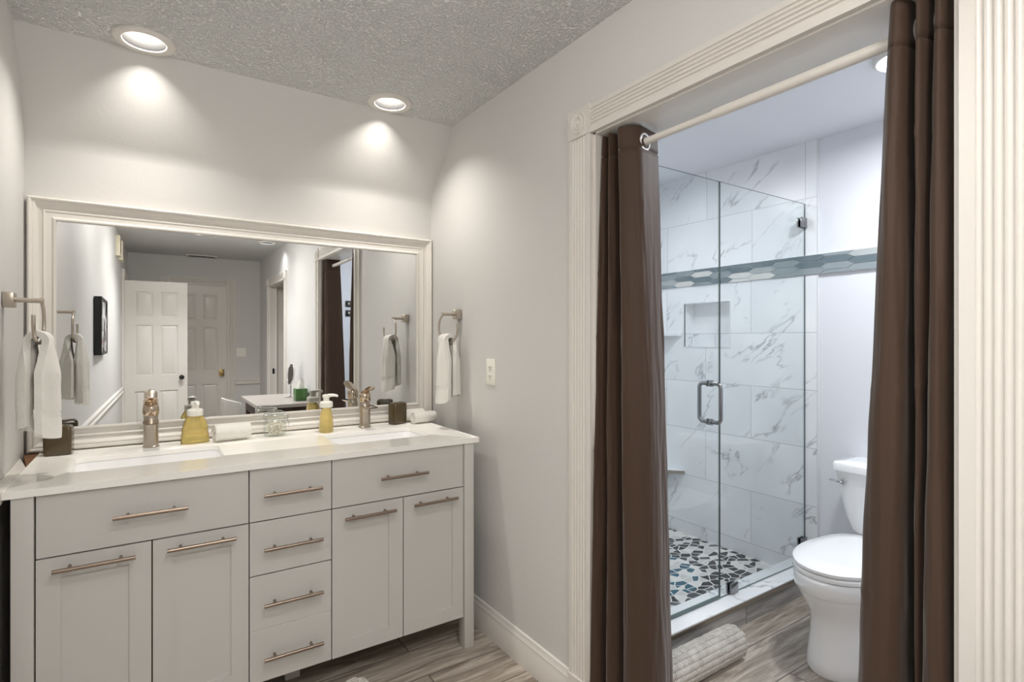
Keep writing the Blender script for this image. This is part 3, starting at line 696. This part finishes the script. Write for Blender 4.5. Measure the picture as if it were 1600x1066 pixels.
def hang_towel(x0, sgn, yc, ztop, label, seed, yw=.085):
    """towel draped over the ring bottom; sgn = direction away from the wall"""
    b = bm_new(); NP, NY = 100, 40; Lb, Lf, rr = .27, .298, .022
    rows = []
    tot = Lb + pi * rr + Lf
    for j in range(NY + 1):
        s = j / NY * 2 - 1; row = []
        for i in range(NP + 1):
            d = tot * i / NP; front = d > Lb + pi * rr * .5
            if d < Lb: q = Lb - d; x = -rr - .004 * min(1, q / .1); z = -q
            elif d < Lb + pi * rr:
                a = (d - Lb) / rr; q = 0; x = -rr * cos(a); z = rr * sin(a)
            else: q = d - Lb - pi * rr; x = rr + .004 * min(1, q / .08) + .008 * q / Lf; z = -q
            g = min(1, q / .10); w = yw * .5 * (1 + .45 * g + .12 * q / Lf)
            x += (.015 * sin(s * 4.4 + seed) + .005 * sin(s * 9 + seed * 2 + q * 4)) * (.15 + .85 * g) * (1 if front else 1.0)
            x -= (1 if front else -1) * .016 * abs(s) ** 4 * g
            y = yc + w * s + .005 * noise.noise((s * 2, d * 6, seed))
            for c in (.222, .236):
                if front and abs(q - c) < .0045: x -= .003
            x += .002 * noise.noise((s * 5, d * 20, seed + 3))
            x = max(x, -.078)
            zz = ztop + z * (1 + .03 * sin(s * 3 + seed)) + .003 * sin(s * 7 + seed) * g
            row.append((x0 + sgn * x, y, zz))
        rows.append(row)
    loft(b, rows, False, closed=False)
    o = build('hand_towel', b, 'towel', ang=80)
    m_ = o.modifiers.new('thickness', 'SOLIDIFY'); m_.thickness = .018; m_.offset = 0
    tag(o, label, 'towel', 'hanging white hand towels')
tx, ty, tz = ring_thing(XR, -1, 2.395, 'nickel open towel ring on the right wall beside the mirror')
hang_towel(tx + .0, -1, ty + .012, tz + .008, 'white hand towel hanging on the right wall ring beside the mirror', 1.3)
xl = XL(2.3)
tx, ty, tz = ring_thing(xl, 1, 2.285, 'nickel open towel ring on the left wall beside the mirror')
hang_towel(tx + .0, 1, ty + .012, tz + .008, 'white hand towel hanging on the left wall ring beside the mirror', 2.2, .095)

# outlet on the right wall
t = thing('wall_outlet', (XR, 2.093, 1.20), 'white duplex outlet plate on the right wall past the towel', 'outlet')
b = bm_new(); box(b, XR - .006, XR, 2.093 - .037, 2.093 + .037, 1.20 - .060, 1.20 + .060, .002); build('cover_plate', b, 'plastic', t)
for dz in (-.02, .02):
    b = bm_new(); box(b, XR - .0075, XR - .005, 2.093 - .017, 2.093 + .017, 1.20 + dz - .014, 1.20 + dz + .014, .001); o = build('receptacle', b, 'plastic', t)
    b = bm_new(); box(b, XR - .0082, XR - .007, 2.093 - .009, 2.093 - .006, 1.20 + dz - .004, 1.20 + dz + .006); box(b, XR - .0082, XR - .007, 2.093 + .006, 2.093 + .009, 1.20 + dz - .004, 1.20 + dz + .006); cyl(b, (XR - .0082, 2.093, 1.20 + dz - .009), (XR - .007, 2.093, 1.20 + dz - .009), .0025, 10); build('slots', b, 'dark_metal', o)

# ------------------------------------------------------------------ curtains and rod
RX, RZ = 1.372, 2.008
t = thing('curtain_rod', (RX, .9, RZ), 'off-white tension rod across the top of the wide opening', 'curtain rod')
b = bm_new(); cyl(b, (RX, OY0 + .013, RZ), (RX, .985, RZ), .0145, 24); build('outer_tube', b, 'rod', t)
b = bm_new(); cyl(b, (RX, .98, RZ), (RX, OY1 - .013, RZ), .0115, 24); build('inner_tube', b, 'rod', t)
b = bm_new(); lathe(b, [(.0001, 0), (.02, 0), (.02, .012), (.0145, .014)], (RX, OY0 + .012, RZ), 24, axis='Y'); build('end_cap', b, 'rod', t)
b = bm_new(); lathe(b, [(.0001, 0), (.02, 0), (.02, -.012), (.0115, -.014)], (RX, OY1 - .012, RZ), 24, axis='Y'); build('end_cap', b, 'rod', t)
def curtain(top, bot, ztop, zbot, zseam, label, seed, creases):
    K = 14; a = catmull(top, K); c = catmull(bot, K); n = len(a); NZ = 110
    t = thing('curtain', ((top[0][0] + top[-1][0]) / 2, (top[0][1] + top[-1][1]) / 2, zbot), label, 'curtain', 'brown grommet curtains')
    rows = []
    zs = sorted([ztop + (zbot - ztop) * j / NZ for j in range(NZ + 1)] + [zseam - .005, zseam - .0015, zseam + .0015, zseam + .005], reverse=True)
    for z in zs:
        f = (z - ztop) / (zbot - ztop); g = f ** .85; row = []
        for i in range(n):
            x = a[i][0] + (c[i][0] - a[i][0]) * g; y = a[i][1] + (c[i][1] - a[i][1]) * g
            i0, i1 = max(i - 1, 0), min(i + 1, n - 1)
            tx_ = a[i1][0] - a[i0][0] + (c[i1][0] - c[i0][0]) * g; ty_ = a[i1][1] - a[i0][1] + (c[i1][1] - c[i0][1]) * g
            L = sqrt(tx_ * tx_ + ty_ * ty_) or 1; nx, ny = -ty_ / L, tx_ / L
            d = .004 * noise.noise((i * .09, z * 2.2, seed)) * min(1, f * 4) + .0025 * noise.noise((i * .2, z * 7, seed + 5)) * min(1, f * 4)
            if abs(z - zseam) < .004: d += .0035 * (1 if top[-1][1] < top[0][1] else -1)
            for (zc, sl) in creases:
                q = z - zc - sl * (i / n - .5)
                if abs(q) < .01: d += .0022 * (1 - abs(q) / .01) * noise.noise((i * .12, zc, seed + 2)) * 2
            row.append((x + nx * d, y + ny * d, z))
        rows.append(row)
    b = bm_new(); loft(b, rows, False, closed=False)
    o = build('curtain_panel', b, 'curtain', t, ang=80)
    m_ = o.modifiers.new('thickness', 'SOLIDIFY'); m_.thickness = .0022; m_.offset = 0
    # grommets where the cloth crosses the rod
    for i in range(n - 1):
        if (a[i][0] - RX) * (a[i + 1][0] - RX) < 0:
            p0, p1 = Vector((a[i][0], a[i][1], 0)), Vector((a[i + 1][0], a[i + 1][1], 0)); d = (p1 - p0).normalized()
            pc = p0 + (p1 - p0) * ((RX - p0.x) / (p1.x - p0.x)); b = bm_new()
            cc = Vector((RX, pc.y, RZ))
            tube(b, [cc + d * .026 * cos(2 * pi * k / 28) + Vector((0, 0, .026 * sin(2 * pi * k / 28))) for k in range(28)], .0048, 10, closed=True)
            build('grommet', b, 'grommet', t)
    return t
# left bunch (far jamb), leading edge first
curtain([(1.452, 1.270), (1.412, 1.262), (RX - .0005, 1.253), (1.338, 1.252), (1.312, 1.274), (1.303, 1.306), (1.335, 1.322), (1.40, 1.330), (1.432, 1.338), (1.40, 1.345), (1.335, 1.348), (1.306, 1.354), (1.335, 1.362), (1.40, 1.366), (1.43, 1.372), (1.40, 1.379), (1.335, 1.384), (1.312, 1.390), (1.345, 1.396)],
        [(1.466, 1.212), (1.425, 1.192), (1.375, 1.172), (1.33, 1.172), (1.292, 1.196), (1.274, 1.234), (1.300, 1.268), (1.38, 1.282), (1.43, 1.292), (1.38, 1.305), (1.310, 1.300), (1.264, 1.318), (1.300, 1.345), (1.385, 1.350), (1.425, 1.358), (1.37, 1.372), (1.29, 1.376), (1.252, 1.392), (1.268, 1.398)],
        2.056, .025, 1.985, 'brown grommet curtain bunched at the far jamb by the mirror side', 3.1, [(1.82, .06), (1.62, -.1), (1.30, .12), (.95, .05)])
# right bunch (near jamb)
curtain([(1.425, .528), (1.40, .522), (RX - .002, .516), (1.325, .512), (1.304, .494), (1.330, .479), (1.40, .477), (1.432, .473), (1.40, .465), (1.330, .463), (1.302, .456), (1.33, .443), (1.40, .441), (1.432, .436), (1.40, .430), (1.330, .432), (1.300, .419), (1.335, .406), (1.40, .402)],
        [(1.47, .645), (1.42, .640), (1.37, .618), (1.315, .590), (1.290, .545), (1.305, .505), (1.38, .495), (1.44, .490), (1.39, .478), (1.345, .477), (1.325, .470), (1.345, .462), (1.40, .462), (1.435, .458), (1.38, .452), (1.31, .460), (1.283, .432), (1.298, .404), (1.39, .396)],
        2.075, .025, 1.968, 'brown grommet curtain bunched at the near jamb beside the wide fluted casing', 8.4, [(1.78, -.08), (1.25, .05), (.8, .04)])

# ------------------------------------------------------------------ shower
def edge_glass(name, x0, x1, z0, z1, label, cat):
    t = thing(name, ((x0 + x1) / 2, 1.59, z0), label, cat)
    b = bm_new(); box(b, x0, x1, 1.586, 1.594, z0, z1)
    b.faces.ensure_lookup_table()
    for f in b.faces: f.material_index = 0 if abs(f.normal.y) > .9 else 1
    build('pane', b, None, t, mats=['glass', 'glass_edge']); return t
fixed = edge_glass('glass_panel', 2.256, FX - .002, .117, 2.10, 'fixed clear glass shower panel clipped to the tiled wall', 'glass panel')
gdoor = edge_glass('shower_door', 1.50, 2.253, .128, 2.10, 'clear glass shower door with a chrome pull handle', 'shower door')
for (x0, x1, z0, z1) in ((2.965, 3.0195, 1.965, 2.02), (2.965, 3.0195, .20, .255), (2.325, 2.385, .1165, .168)):
    b = bm_new(); box(b, x0, x1, 1.575, 1.584, z0, z1, .002); box(b, x0, x1, 1.596, 1.605, z0, z1, .002); build('clip', b, 'dark_chrome', fixed)
for z in (.45, 1.75):
    b = bm_new(); box(b, XR + T + .002, 1.56, 1.575, 1.584, z, z + .09, .003); box(b, XR + T + .002, 1.56, 1.596, 1.605, z, z + .09, .003); build('hinge', b, 'chrome', gdoor)
b = bm_new()
hx, hz0, hz1 = 2.182, .962, 1.142
for s in (-1, 1):
    y0, y1 = 1.59 + s * .006, 1.59 + s * .058
    pts = [(hx, y0, hz1), (hx, y1 - s * .02, hz1)] + [(hx, y1 - s * .02 + s * .02 * sin(radians(a)), hz1 - .02 + .02 * cos(radians(a))) for a in (20, 45, 70, 90)] + [(hx, y1, hz0 + .02)] + [(hx, y1 - s * .02 + s * .02 * cos(radians(a)), hz0 + .02 - .02 * sin(radians(a))) for a in (20, 45, 70, 90)] + [(hx, y0, hz0)]
    tube(b, pts, .0095, 16)
    for z in (hz0, hz1): lathe(b, [(.0095, 0), (.0155, 0), (.0155, .008 * s), (.0095, .008 * s)], (hx, y0, z), 20, axis='Y')
build('pull_handle', b, 'dark_chrome', gdoor)
b = bm_new(); box(b, 1.50, 2.2505, 1.583, 1.597, .118, .1275); build('bottom_sweep', b, 'glass_edge', gdoor)
t = thing('shower_curb', (2.2, 1.58, 0), 'low shower curb with marble cap and grey wood-look tile face', 'shower curb')
b = bm_new(); box(b, XR + T + .001, FX - .001, 1.512, 1.638, 0, .098); build('curb_face', b, 'curb', t)
b = bm_new(); box(b, XR + T + .001, FX - .001, 1.508, 1.66, .0985, .115, .002); build('marble_cap', b, 'marble_slab', t)
b = bm_new(); box(b, XR + T + .001, FX - .001, 1.504, 1.5115, .092, .111, .001); build('edge_trim', b, 'nickel', t)
def corner_shelf(z, r, label, edge=False):
    t = thing('corner_shelf', (FX, YT1, z), label, 'shelf')
    pts = [(FX - .001, YT1 - .001), (FX - r, YT1 - .001), (FX - .001, YT1 - r)]
    b = bm_new(); prism(b, pts, z, z + .022, lambda u, v, w: (u, v, w)); build('shelf_slab', b, 'marble_slab', t)
    if not edge: return
    b = bm_new(); p0, p1 = Vector((FX - r, YT1 - .001, z + .011)), Vector((FX - .001, YT1 - r, z + .011))
    nrm = Vector((-1, -1, 0)).normalized() * .002
    prism(b, [(0, -.011), (0, .011), (1, .011), (1, -.011)], 0, 1, lambda u, v, w: tuple(p0 + (p1 - p0) * u + Vector((0, 0, v)) + nrm * (w + .02))); build('edge_strip', b, 'nickel', t)
corner_shelf(1.372, .27, 'white triangular tile shelf high in the shower corner by the niche')
corner_shelf(.432, .29, 'low triangular marble foot shelf with metal edge in the shower corner', True)

# ------------------------------------------------------------------ toilet
TY = 1.105
tl = thing('toilet', (2.6, TY, 0), 'white two-piece toilet with closed lid beside the shower glass', 'toilet')
def oval(xf, xb, hw, z, n=44, p=2.25):
    """elongated plan: round at the front (-X), squarer at the back"""
    xm = xf + (xb - xf) * .52; out = []
    for k in range(n):
        a = 2 * pi * k / n; ca, sa = cos(a), sin(a)
        if ca < 0: x = xm + (xm - xf) * -abs(ca) ** (2 / 2.1); y = hw * math.copysign(abs(sa) ** (2 / 2.1), sa)
        else: x = xm + (xb - xm) * abs(ca) ** (2 / 4.2); y = hw * math.copysign(abs(sa) ** (2 / 3.2), sa)
        if x > xm: y *= 1 - .16 * (x - xm) / (xb - xm)
        out.append((x, TY + y, z))
    return out
b = bm_new()
loft(b, [oval(*q) for q in ((2.228, 2.84, .148, 0), (2.222, 2.845, .152, .012), (2.230, 2.84, .146, .05), (2.245, 2.84, .138, .14), (2.247, 2.84, .138, .20), (2.232, 2.845, .150, .245), (2.200, 2.85, .170, .29), (2.180, 2.855, .183, .325), (2.176, 2.855, .186, .334), (2.171, 2.86, .190, .338), (2.168, 2.86, .192, .39), (2.172, 2.86, .190, .398), (2.20, 2.84, .165, .40))])
build('bowl', b, 'ceramic', tl, ang=60)
b = bm_new(); loft(b, [oval(*q) for q in ((2.180, 2.73, .182, .4005), (2.174, 2.735, .187, .405), (2.174, 2.735, .187, .416), (2.180, 2.73, .183, .420))]); build('seat', b, 'ceramic', tl, ang=50)
b = bm_new(); loft(b, [oval(*q) for q in ((2.182, 2.73, .181, .4235), (2.175, 2.738, .186, .428), (2.175, 2.738, .186, .438), (2.186, 2.73, .177, .4445), (2.28, 2.68, .12, .448))]); build('lid', b, 'ceramic', tl, ang=50)
def tank_ring(x0, x1, hw, z, bow=.012):
    pts = rrect(x0, x1, TY - hw, TY + hw, .03, 5); out = []
    for u, v in pts:
        k = 1 - ((v - TY) / hw) ** 2
        out.append((u - (bow * k if u < (x0 + x1) / 2 else 0), v, z))
    return out
b = bm_new(); loft(b, [tank_ring(*q) for q in ((2.85, 3.0, .145, .405), (2.832, 3.01, .170, .425), (2.825, 3.015, .188, .48), (2.818, 3.018, .206, .56), (2.812, 3.019, .222, .65), (2.81, 3.02, .230, .702))]); build('tank', b, 'ceramic', tl, ang=50)
b = bm_new(); loft(b, [tank_ring(*q) for q in ((2.805, 3.022, .234, .7025), (2.797, 3.026, .242, .708), (2.797, 3.026, .242, .738), (2.803, 3.022, .236, .748), (2.84, 3.0, .19, .754))]); build('tank_lid', b, 'ceramic', tl, ang=50)
b = bm_new(); ly, lz = TY + .185, .655; lathe(b, [(.0001, -.014), (.012, -.014), (.015, -.010), (.016, 0)], (2.811, ly, lz), 20, axis='X'); tube(b, [(2.795, ly, lz), (2.788, ly + .02, lz + .001), (2.788, ly + .055, lz + .004)], [.006, .0055, .006], 12); build('flush_lever', b, 'chrome', tl)
b = bm_new(); box(b, 2.72, 2.85, TY - .10, TY + .10, .4005, .404); build('tank_bracket', b, 'ceramic', tl)

# ------------------------------------------------------------------ rolled bath mats
def bath_mat(loc, rz, L, R, seed, label):
    b = bm_new(); turns = 2.6; n = int(turns * 135); mx = int(L / .0035); rows = []
    for i in range(mx + 1):
        x = -L / 2 + L * i / mx; row = []
        for k in range(n + 1):
            a = 2 * pi * turns * k / n; r = R * (.30 + .70 * k / n)
            s = k / n * 44; row_i = math.floor(s); ph = (row_i % 2) * .5 + .35 * noise.noise((row_i * 3.1, x * 22, seed))
            nub = max(0, sin(pi * (s - row_i))) ** .7 * (.62 + .38 * sin(2 * pi * (x / .0105 + ph)))
            r += .0068 * (nub - .5) * (.35 + .65 * (k / n)) + .0015 * noise.noise((x * 25, a * 2, seed))
            a += 2.2
            row.append((x, r * cos(a - pi / 2), R + r * sin(a - pi / 2)))
        rows.append(row)
    loft(b, rows, False, closed=False)
    o = build('rolled_bath_mat', b, 'mat_loop', ang=180); o.location = loc; o.rotation_euler = (0, 0, rz)
    m_ = o.modifiers.new('thickness', 'SOLIDIFY'); m_.thickness = .009; m_.offset = -1
    tag(o, label, 'bath mat', 'rolled looped bath mats')
bath_mat((1.80, 1.395, .004), radians(0), .56, .060, 2, 'rolled grey looped bath mat on the floor against the shower curb')
bath_mat((.612, 1.70, .004), radians(90), .50, .058, 6, 'rolled beige looped bath mat on the floor before the vanity')

# ------------------------------------------------------------------ what the mirror shows behind the camera
def six_panel(bm, W_, H_, th):
    """door slab in local x 0..W, y 0..th, z 0..H"""
    st = W_ * .16; mid = W_ * .12; pw = (W_ - 2 * st - mid) / 2
    rows = [(.24, .74), (.92, 1.50), (1.60, H_ - .12)] if H_ > 1.9 else [(.2, .7), (.85, 1.4), (1.5, H_ - .1)]
    holes = []
    for x0 in (st, st + pw + mid):
        for z0, z1 in rows: holes.append([(x0, z0), (x0 + pw, z0), (x0 + pw, z1), (x0, z1)])
    plate(bm, [(0, 0), (W_, 0), (W_, H_), (0, H_)], holes, 0, th, XZ)
    for h in holes:
        (x0, z0), (x1, _), (_, z1), _ = h
        box(bm, x0 - .002, x1 + .002, th * .3, th * .7, z0 - .002, z1 + .002)
        for s, ya in ((-1, th * .3), (1, th * .7)):
            i0, i1 = .012, .034
            yb = ya + s * .010
            r0 = [(x0 + i0, ya, z0 + i0), (x1 - i0, ya, z0 + i0), (x1 - i0, ya, z1 - i0), (x0 + i0, ya, z1 - i0)]
            r1 = [(x0 + i1, yb, z0 + i1), (x1 - i1, yb, z0 + i1), (x1 - i1, yb, z1 - i1), (x0 + i1, yb, z1 - i1)]
            vs = loft(bm, [r0, r1], False); bm.faces.new(vs[1])
def knob_bm(c, s, plate_sq=False):
    b = bm_new(); lathe(b, [(.0001, 0), (.026, 0), (.026, .004 * s), (.012, .008 * s), (.010, .03 * s), (.022, .038 * s), (.027, .05 * s), (.022, .062 * s), (.0001, .066 * s)], c, 28, axis='Y')
    if plate_sq: box(b, c[0] - .032, c[0] + .032, min(c[1], c[1] + s * .004), max(c[1], c[1] + s * .004), c[2] - .045, c[2] + .045, .0015)
    return b
DYo = -2.10
d1 = bm_new(); six_panel(d1, .61, 2.005, .044); bmesh.ops.translate(d1, verts=d1.verts, vec=(XL(DYo) + .016, DYo, .012)); od = struct('door_1', d1, 'trim')
build('door_knob', knob_bm((XL(DYo) + .016 + .55, DYo + .044, .90), 1), 'dark_metal', od)
d2 = bm_new(); six_panel(d2, .645, 2.06, .044); bmesh.ops.translate(d2, verts=d2.verts, vec=(.222, YF + .002, .006)); od = struct('door_2', d2, 'trim')
build('door_knob', knob_bm((.222 + .585, YF + .046, .895), 1, True), 'brass', od)
casing_set('trim_rear_door', lambda u, d, z: (u, YF + d, z), .218, .871, 2.072, .104, .095)
# casing on the left wall before the open door
b = bm_new(); y0, y1 = -1.965, -2.085
prism(b, [(XL(y0), y0), (XL(y0) + .018, y0), (XL(y1) + .018, y1), (XL(y1), y1)], 0, 2.03, lambda u, v, w: (u, v, w)); struct('trim_left_door', b, 'trim')
b = bm_new(); prism(b, [(XL(y0), y0), (XL(y0) + .024, y0), (XL(-2.8) + .024, -2.8), (XL(-2.8), -2.8)], 2.03, 2.135, lambda u, v, w: (u, v, w)); struct('trim_left_door', b, 'trim')
# ceiling vent
t = thing('ceiling_vent', (.565, -2.70, H), 'dark slotted air vent in the ceiling before the rear wall', 'air vent')
b = bm_new(); plate(b, [(.39, -2.78), (.74, -2.78), (.74, -2.62), (.39, -2.62)], [[(.415, -2.76), (.715, -2.76), (.715, -2.64), (.415, -2.64)]], H - .012, H - .0005); build('vent_frame', b, 'trim', t)
b = bm_new(); box(b, .415, .715, -2.76, -2.64, H - .003, H - .001)
for k in range(5): box(b, .415, .715, -2.755 + k * .024, -2.748 + k * .024, H - .011, H - .003)
build('louvres', b, 'dark_metal', t)
# light switch on rear wall
t = thing('light_switch', (1.05, YF, 1.165), 'white light switch plate on the rear wall right of the closed door', 'light switch')
b = bm_new(); box(b, 1.05 - .058, 1.05 + .058, YF, YF + .006, 1.105, 1.225, .002); build('cover_plate', b, 'plastic', t)
for dx in (-.023, .023):
    b = bm_new(); box(b, 1.05 + dx - .008, 1.05 + dx + .008, YF + .005, YF + .012, 1.15, 1.18, .001); build('rocker', b, 'plastic', t)
# chime boxes on the left wall
def chime(y, label, dw):
    t = thing('door_chime', (XL(y), y, 2.28), label, 'door chime', 'cream chime boxes')
    b = bm_new(); box(b, XL(y) - .004, XL(y) + .034, y - dw, y + dw, 2.18, 2.38, .004); build('cover', b, 'cream', t)
    b = bm_new(); box(b, XL(y) + .0335, XL(y) + .036, y - dw * .6, y + dw * .6, 2.21, 2.35); build('grille', b, 'carcass', t)
chime(-1.25, 'cream chime box high on the left wall, nearer to the mirror', .09)
chime(-1.62, 'cream chime box high on the left wall, nearer to the open door', .10)
# framed picture on the left wall
ARTM = bpy.data.materials.new('abstract_print'); ARTM.use_nodes = True
_t = NT(ARTM); _b = _t.n['Principled BSDF']; _co = _t.new('ShaderNodeNewGeometry'); _n = _t.new('ShaderNodeTexNoise'); _n.inputs['Scale'].default_value = 7; _n.inputs['Detail'].default_value = 5
_t.link(_co.outputs['Position'], _n.inputs['Vector']); _r = ramp(_t, [(.42, lin((12, 12, 12))), (.5, lin((225, 225, 225))), (.62, lin((200, 200, 200))), (.66, lin((150, 40, 36)))]); _r.color_ramp.interpolation = 'CONSTANT'
_t.link(_n.outputs['Fac'], _r.inputs[0]); _t.link(_r.outputs[0], _b.inputs['Base Color'])
pic = thing('framed_picture', (XL(.3), .3, 1.45), 'black framed abstract print on the left wall seen edge-on in the mirror', 'picture', rz=0)
ya, yb_, za_, zb_ = -.02, .62, 1.235, 1.655
b = bm_new(); xw = XL(ya) + .001; plate(b, [(ya, za_), (yb_, za_), (yb_, zb_), (ya, zb_)], [[(ya + .02, za_ + .02), (yb_ - .02, za_ + .02), (yb_ - .02, zb_ - .02), (ya + .02, zb_ - .02)]], xw - .015, xw + .028, YZ); build('frame', b, 'black', pic)
b = bm_new(); box(b, xw - .01, xw + .022, ya + .02, yb_ - .02, za_ + .02, zb_ - .02); build('print', b, ARTM, pic)

# table, chair and what stands on it
tb = thing('dressing_table', (1.03, -.3, 0), 'grey topped table with dark wood base against the right wall', 'table')
b = bm_new(); prism(b, rrect(.79, XR - .012, -.82, .205, .03), .725, .755, lambda u, v, w: (u, v, w)); build('tabletop', b, 'table', tb)
b = bm_new(); plate(b, [(.83, -.78), (1.25, -.78), (1.25, .165), (.83, .165)], [[(.85, -.76), (1.23, -.76), (1.23, .145), (.85, .145)]], .62, .725); build('apron', b, 'walnut', tb)
for x in (.83, 1.205):
    for y in (-.78, .12):
        b = bm_new(); loft(b, [[(u, v, z) for u, v in rrect(x + i, x + .045 - i, y + i, y + .045 - i, .005, 2)] for i, z in ((.008, 0), (0, .62))]); build('leg', b, 'walnut', tb)
ch = thing('chair', (.80, -.45, 0), 'white low curved-back chair pushed under the grey table', 'chair')
b = bm_new(); prism(b, rrect(.66, .99, -.63, -.27, .06), .43, .465, lambda u, v, w: (u, v, w)); build('seat', b, 'white', ch)
b = bm_new(); rows = []
for i in range(13):
    a = radians(-75 + 150 * i / 12); cx, cy, R_ = .80, -.45, .20
    rows.append([(cx - R_ * cos(a) - (.03 if z > .6 else 0), cy + R_ * sin(a), z - (.05 * (1 - cos(a)) if z > .6 else 0)) for z in (.47, .56, .66, .78)])
loft(b, rows, False, closed=False); o = build('backrest', b, 'white', ch, ang=80); m_ = o.modifiers.new('thickness', 'SOLIDIFY'); m_.thickness = .02
for x in (.68, .94):
    for y in (-.60, -.33):
        b = bm_new(); tube(b, [(x + .015, y + .015, .43), (x + .015, y + .015, 0)], [.018, .012], 14); build('leg', b, 'white', ch)
tz_ = .7555
t = thing('tissue_box', (1.215, -.05, tz_), 'green tissue box on the grey table', 'tissue box')
b = bm_new(); box(b, 1.16, 1.27, -.105, .005, tz_, tz_ + .115, .004); build('box_body', b, 'green', t)
b = bm_new(); loft(b, [[(1.215 + r * cos(2 * pi * k / 14) * (1 + .25 * sin(5 * k)), -.05 + .5 * r * sin(2 * pi * k / 14), z) for k in range(14)] for r, z in ((.035, tz_ + .1155), (.030, tz_ + .14), (.018, tz_ + .17), (.004, tz_ + .20))]); build('tissue', b, 'towel', t, ang=60)
t = thing('vanity_mirror', (1.19, -.36, tz_), 'round chrome make-up mirror on a stand on the grey table', 'make-up mirror')
b = bm_new(); lathe(b, [(.0001, 0), (.06, 0), (.06, .006), (.02, .012), (.0065, .02), (.0065, .13), (.0001, .13)], (1.19, -.36, tz_)); build('stand', b, 'chrome', t)
mc = Vector((1.19, -.36, tz_ + .235)); nd_ = Vector((-.99, .08, .1)).normalized(); u_, w_ = ring_frame(nd_)
b = bm_new(); tube(b, [mc + (u_ * cos(2 * pi * k / 40) + w_ * sin(2 * pi * k / 40)) * .10 for k in range(40)], .007, 10, closed=True); o = build('rim', b, 'chrome', t)
b = bm_new(); loft(b, [[mc + nd_ * dd + (u_ * cos(2 * pi * k / 40) + w_ * sin(2 * pi * k / 40)) * .098 for k in range(40)] for dd in (-.003, .003)]); build('mirror_glass', b, 'mirror', o)
# switch plates inside the toilet room, seen through the opening in the mirror
for (z, lb) in ((1.69, 'upper small grey switch plate on the toilet room wall'), (1.60, 'lower small grey switch plate on the toilet room wall')):
    t = thing('switch_plate', (1.60, YT0, z), lb, 'switch plate', 'grey switch plates')
    b = bm_new(); box(b, 1.57, 1.63, YT0, YT0 + .006, z - .03, z + .03, .002); build('cover_plate', b, 'dark_metal', t)
    b = bm_new(); box(b, 1.59, 1.61, YT0 + .005, YT0 + .011, z - .012, z + .012, .001); build('rocker', b, 'nickel', t)
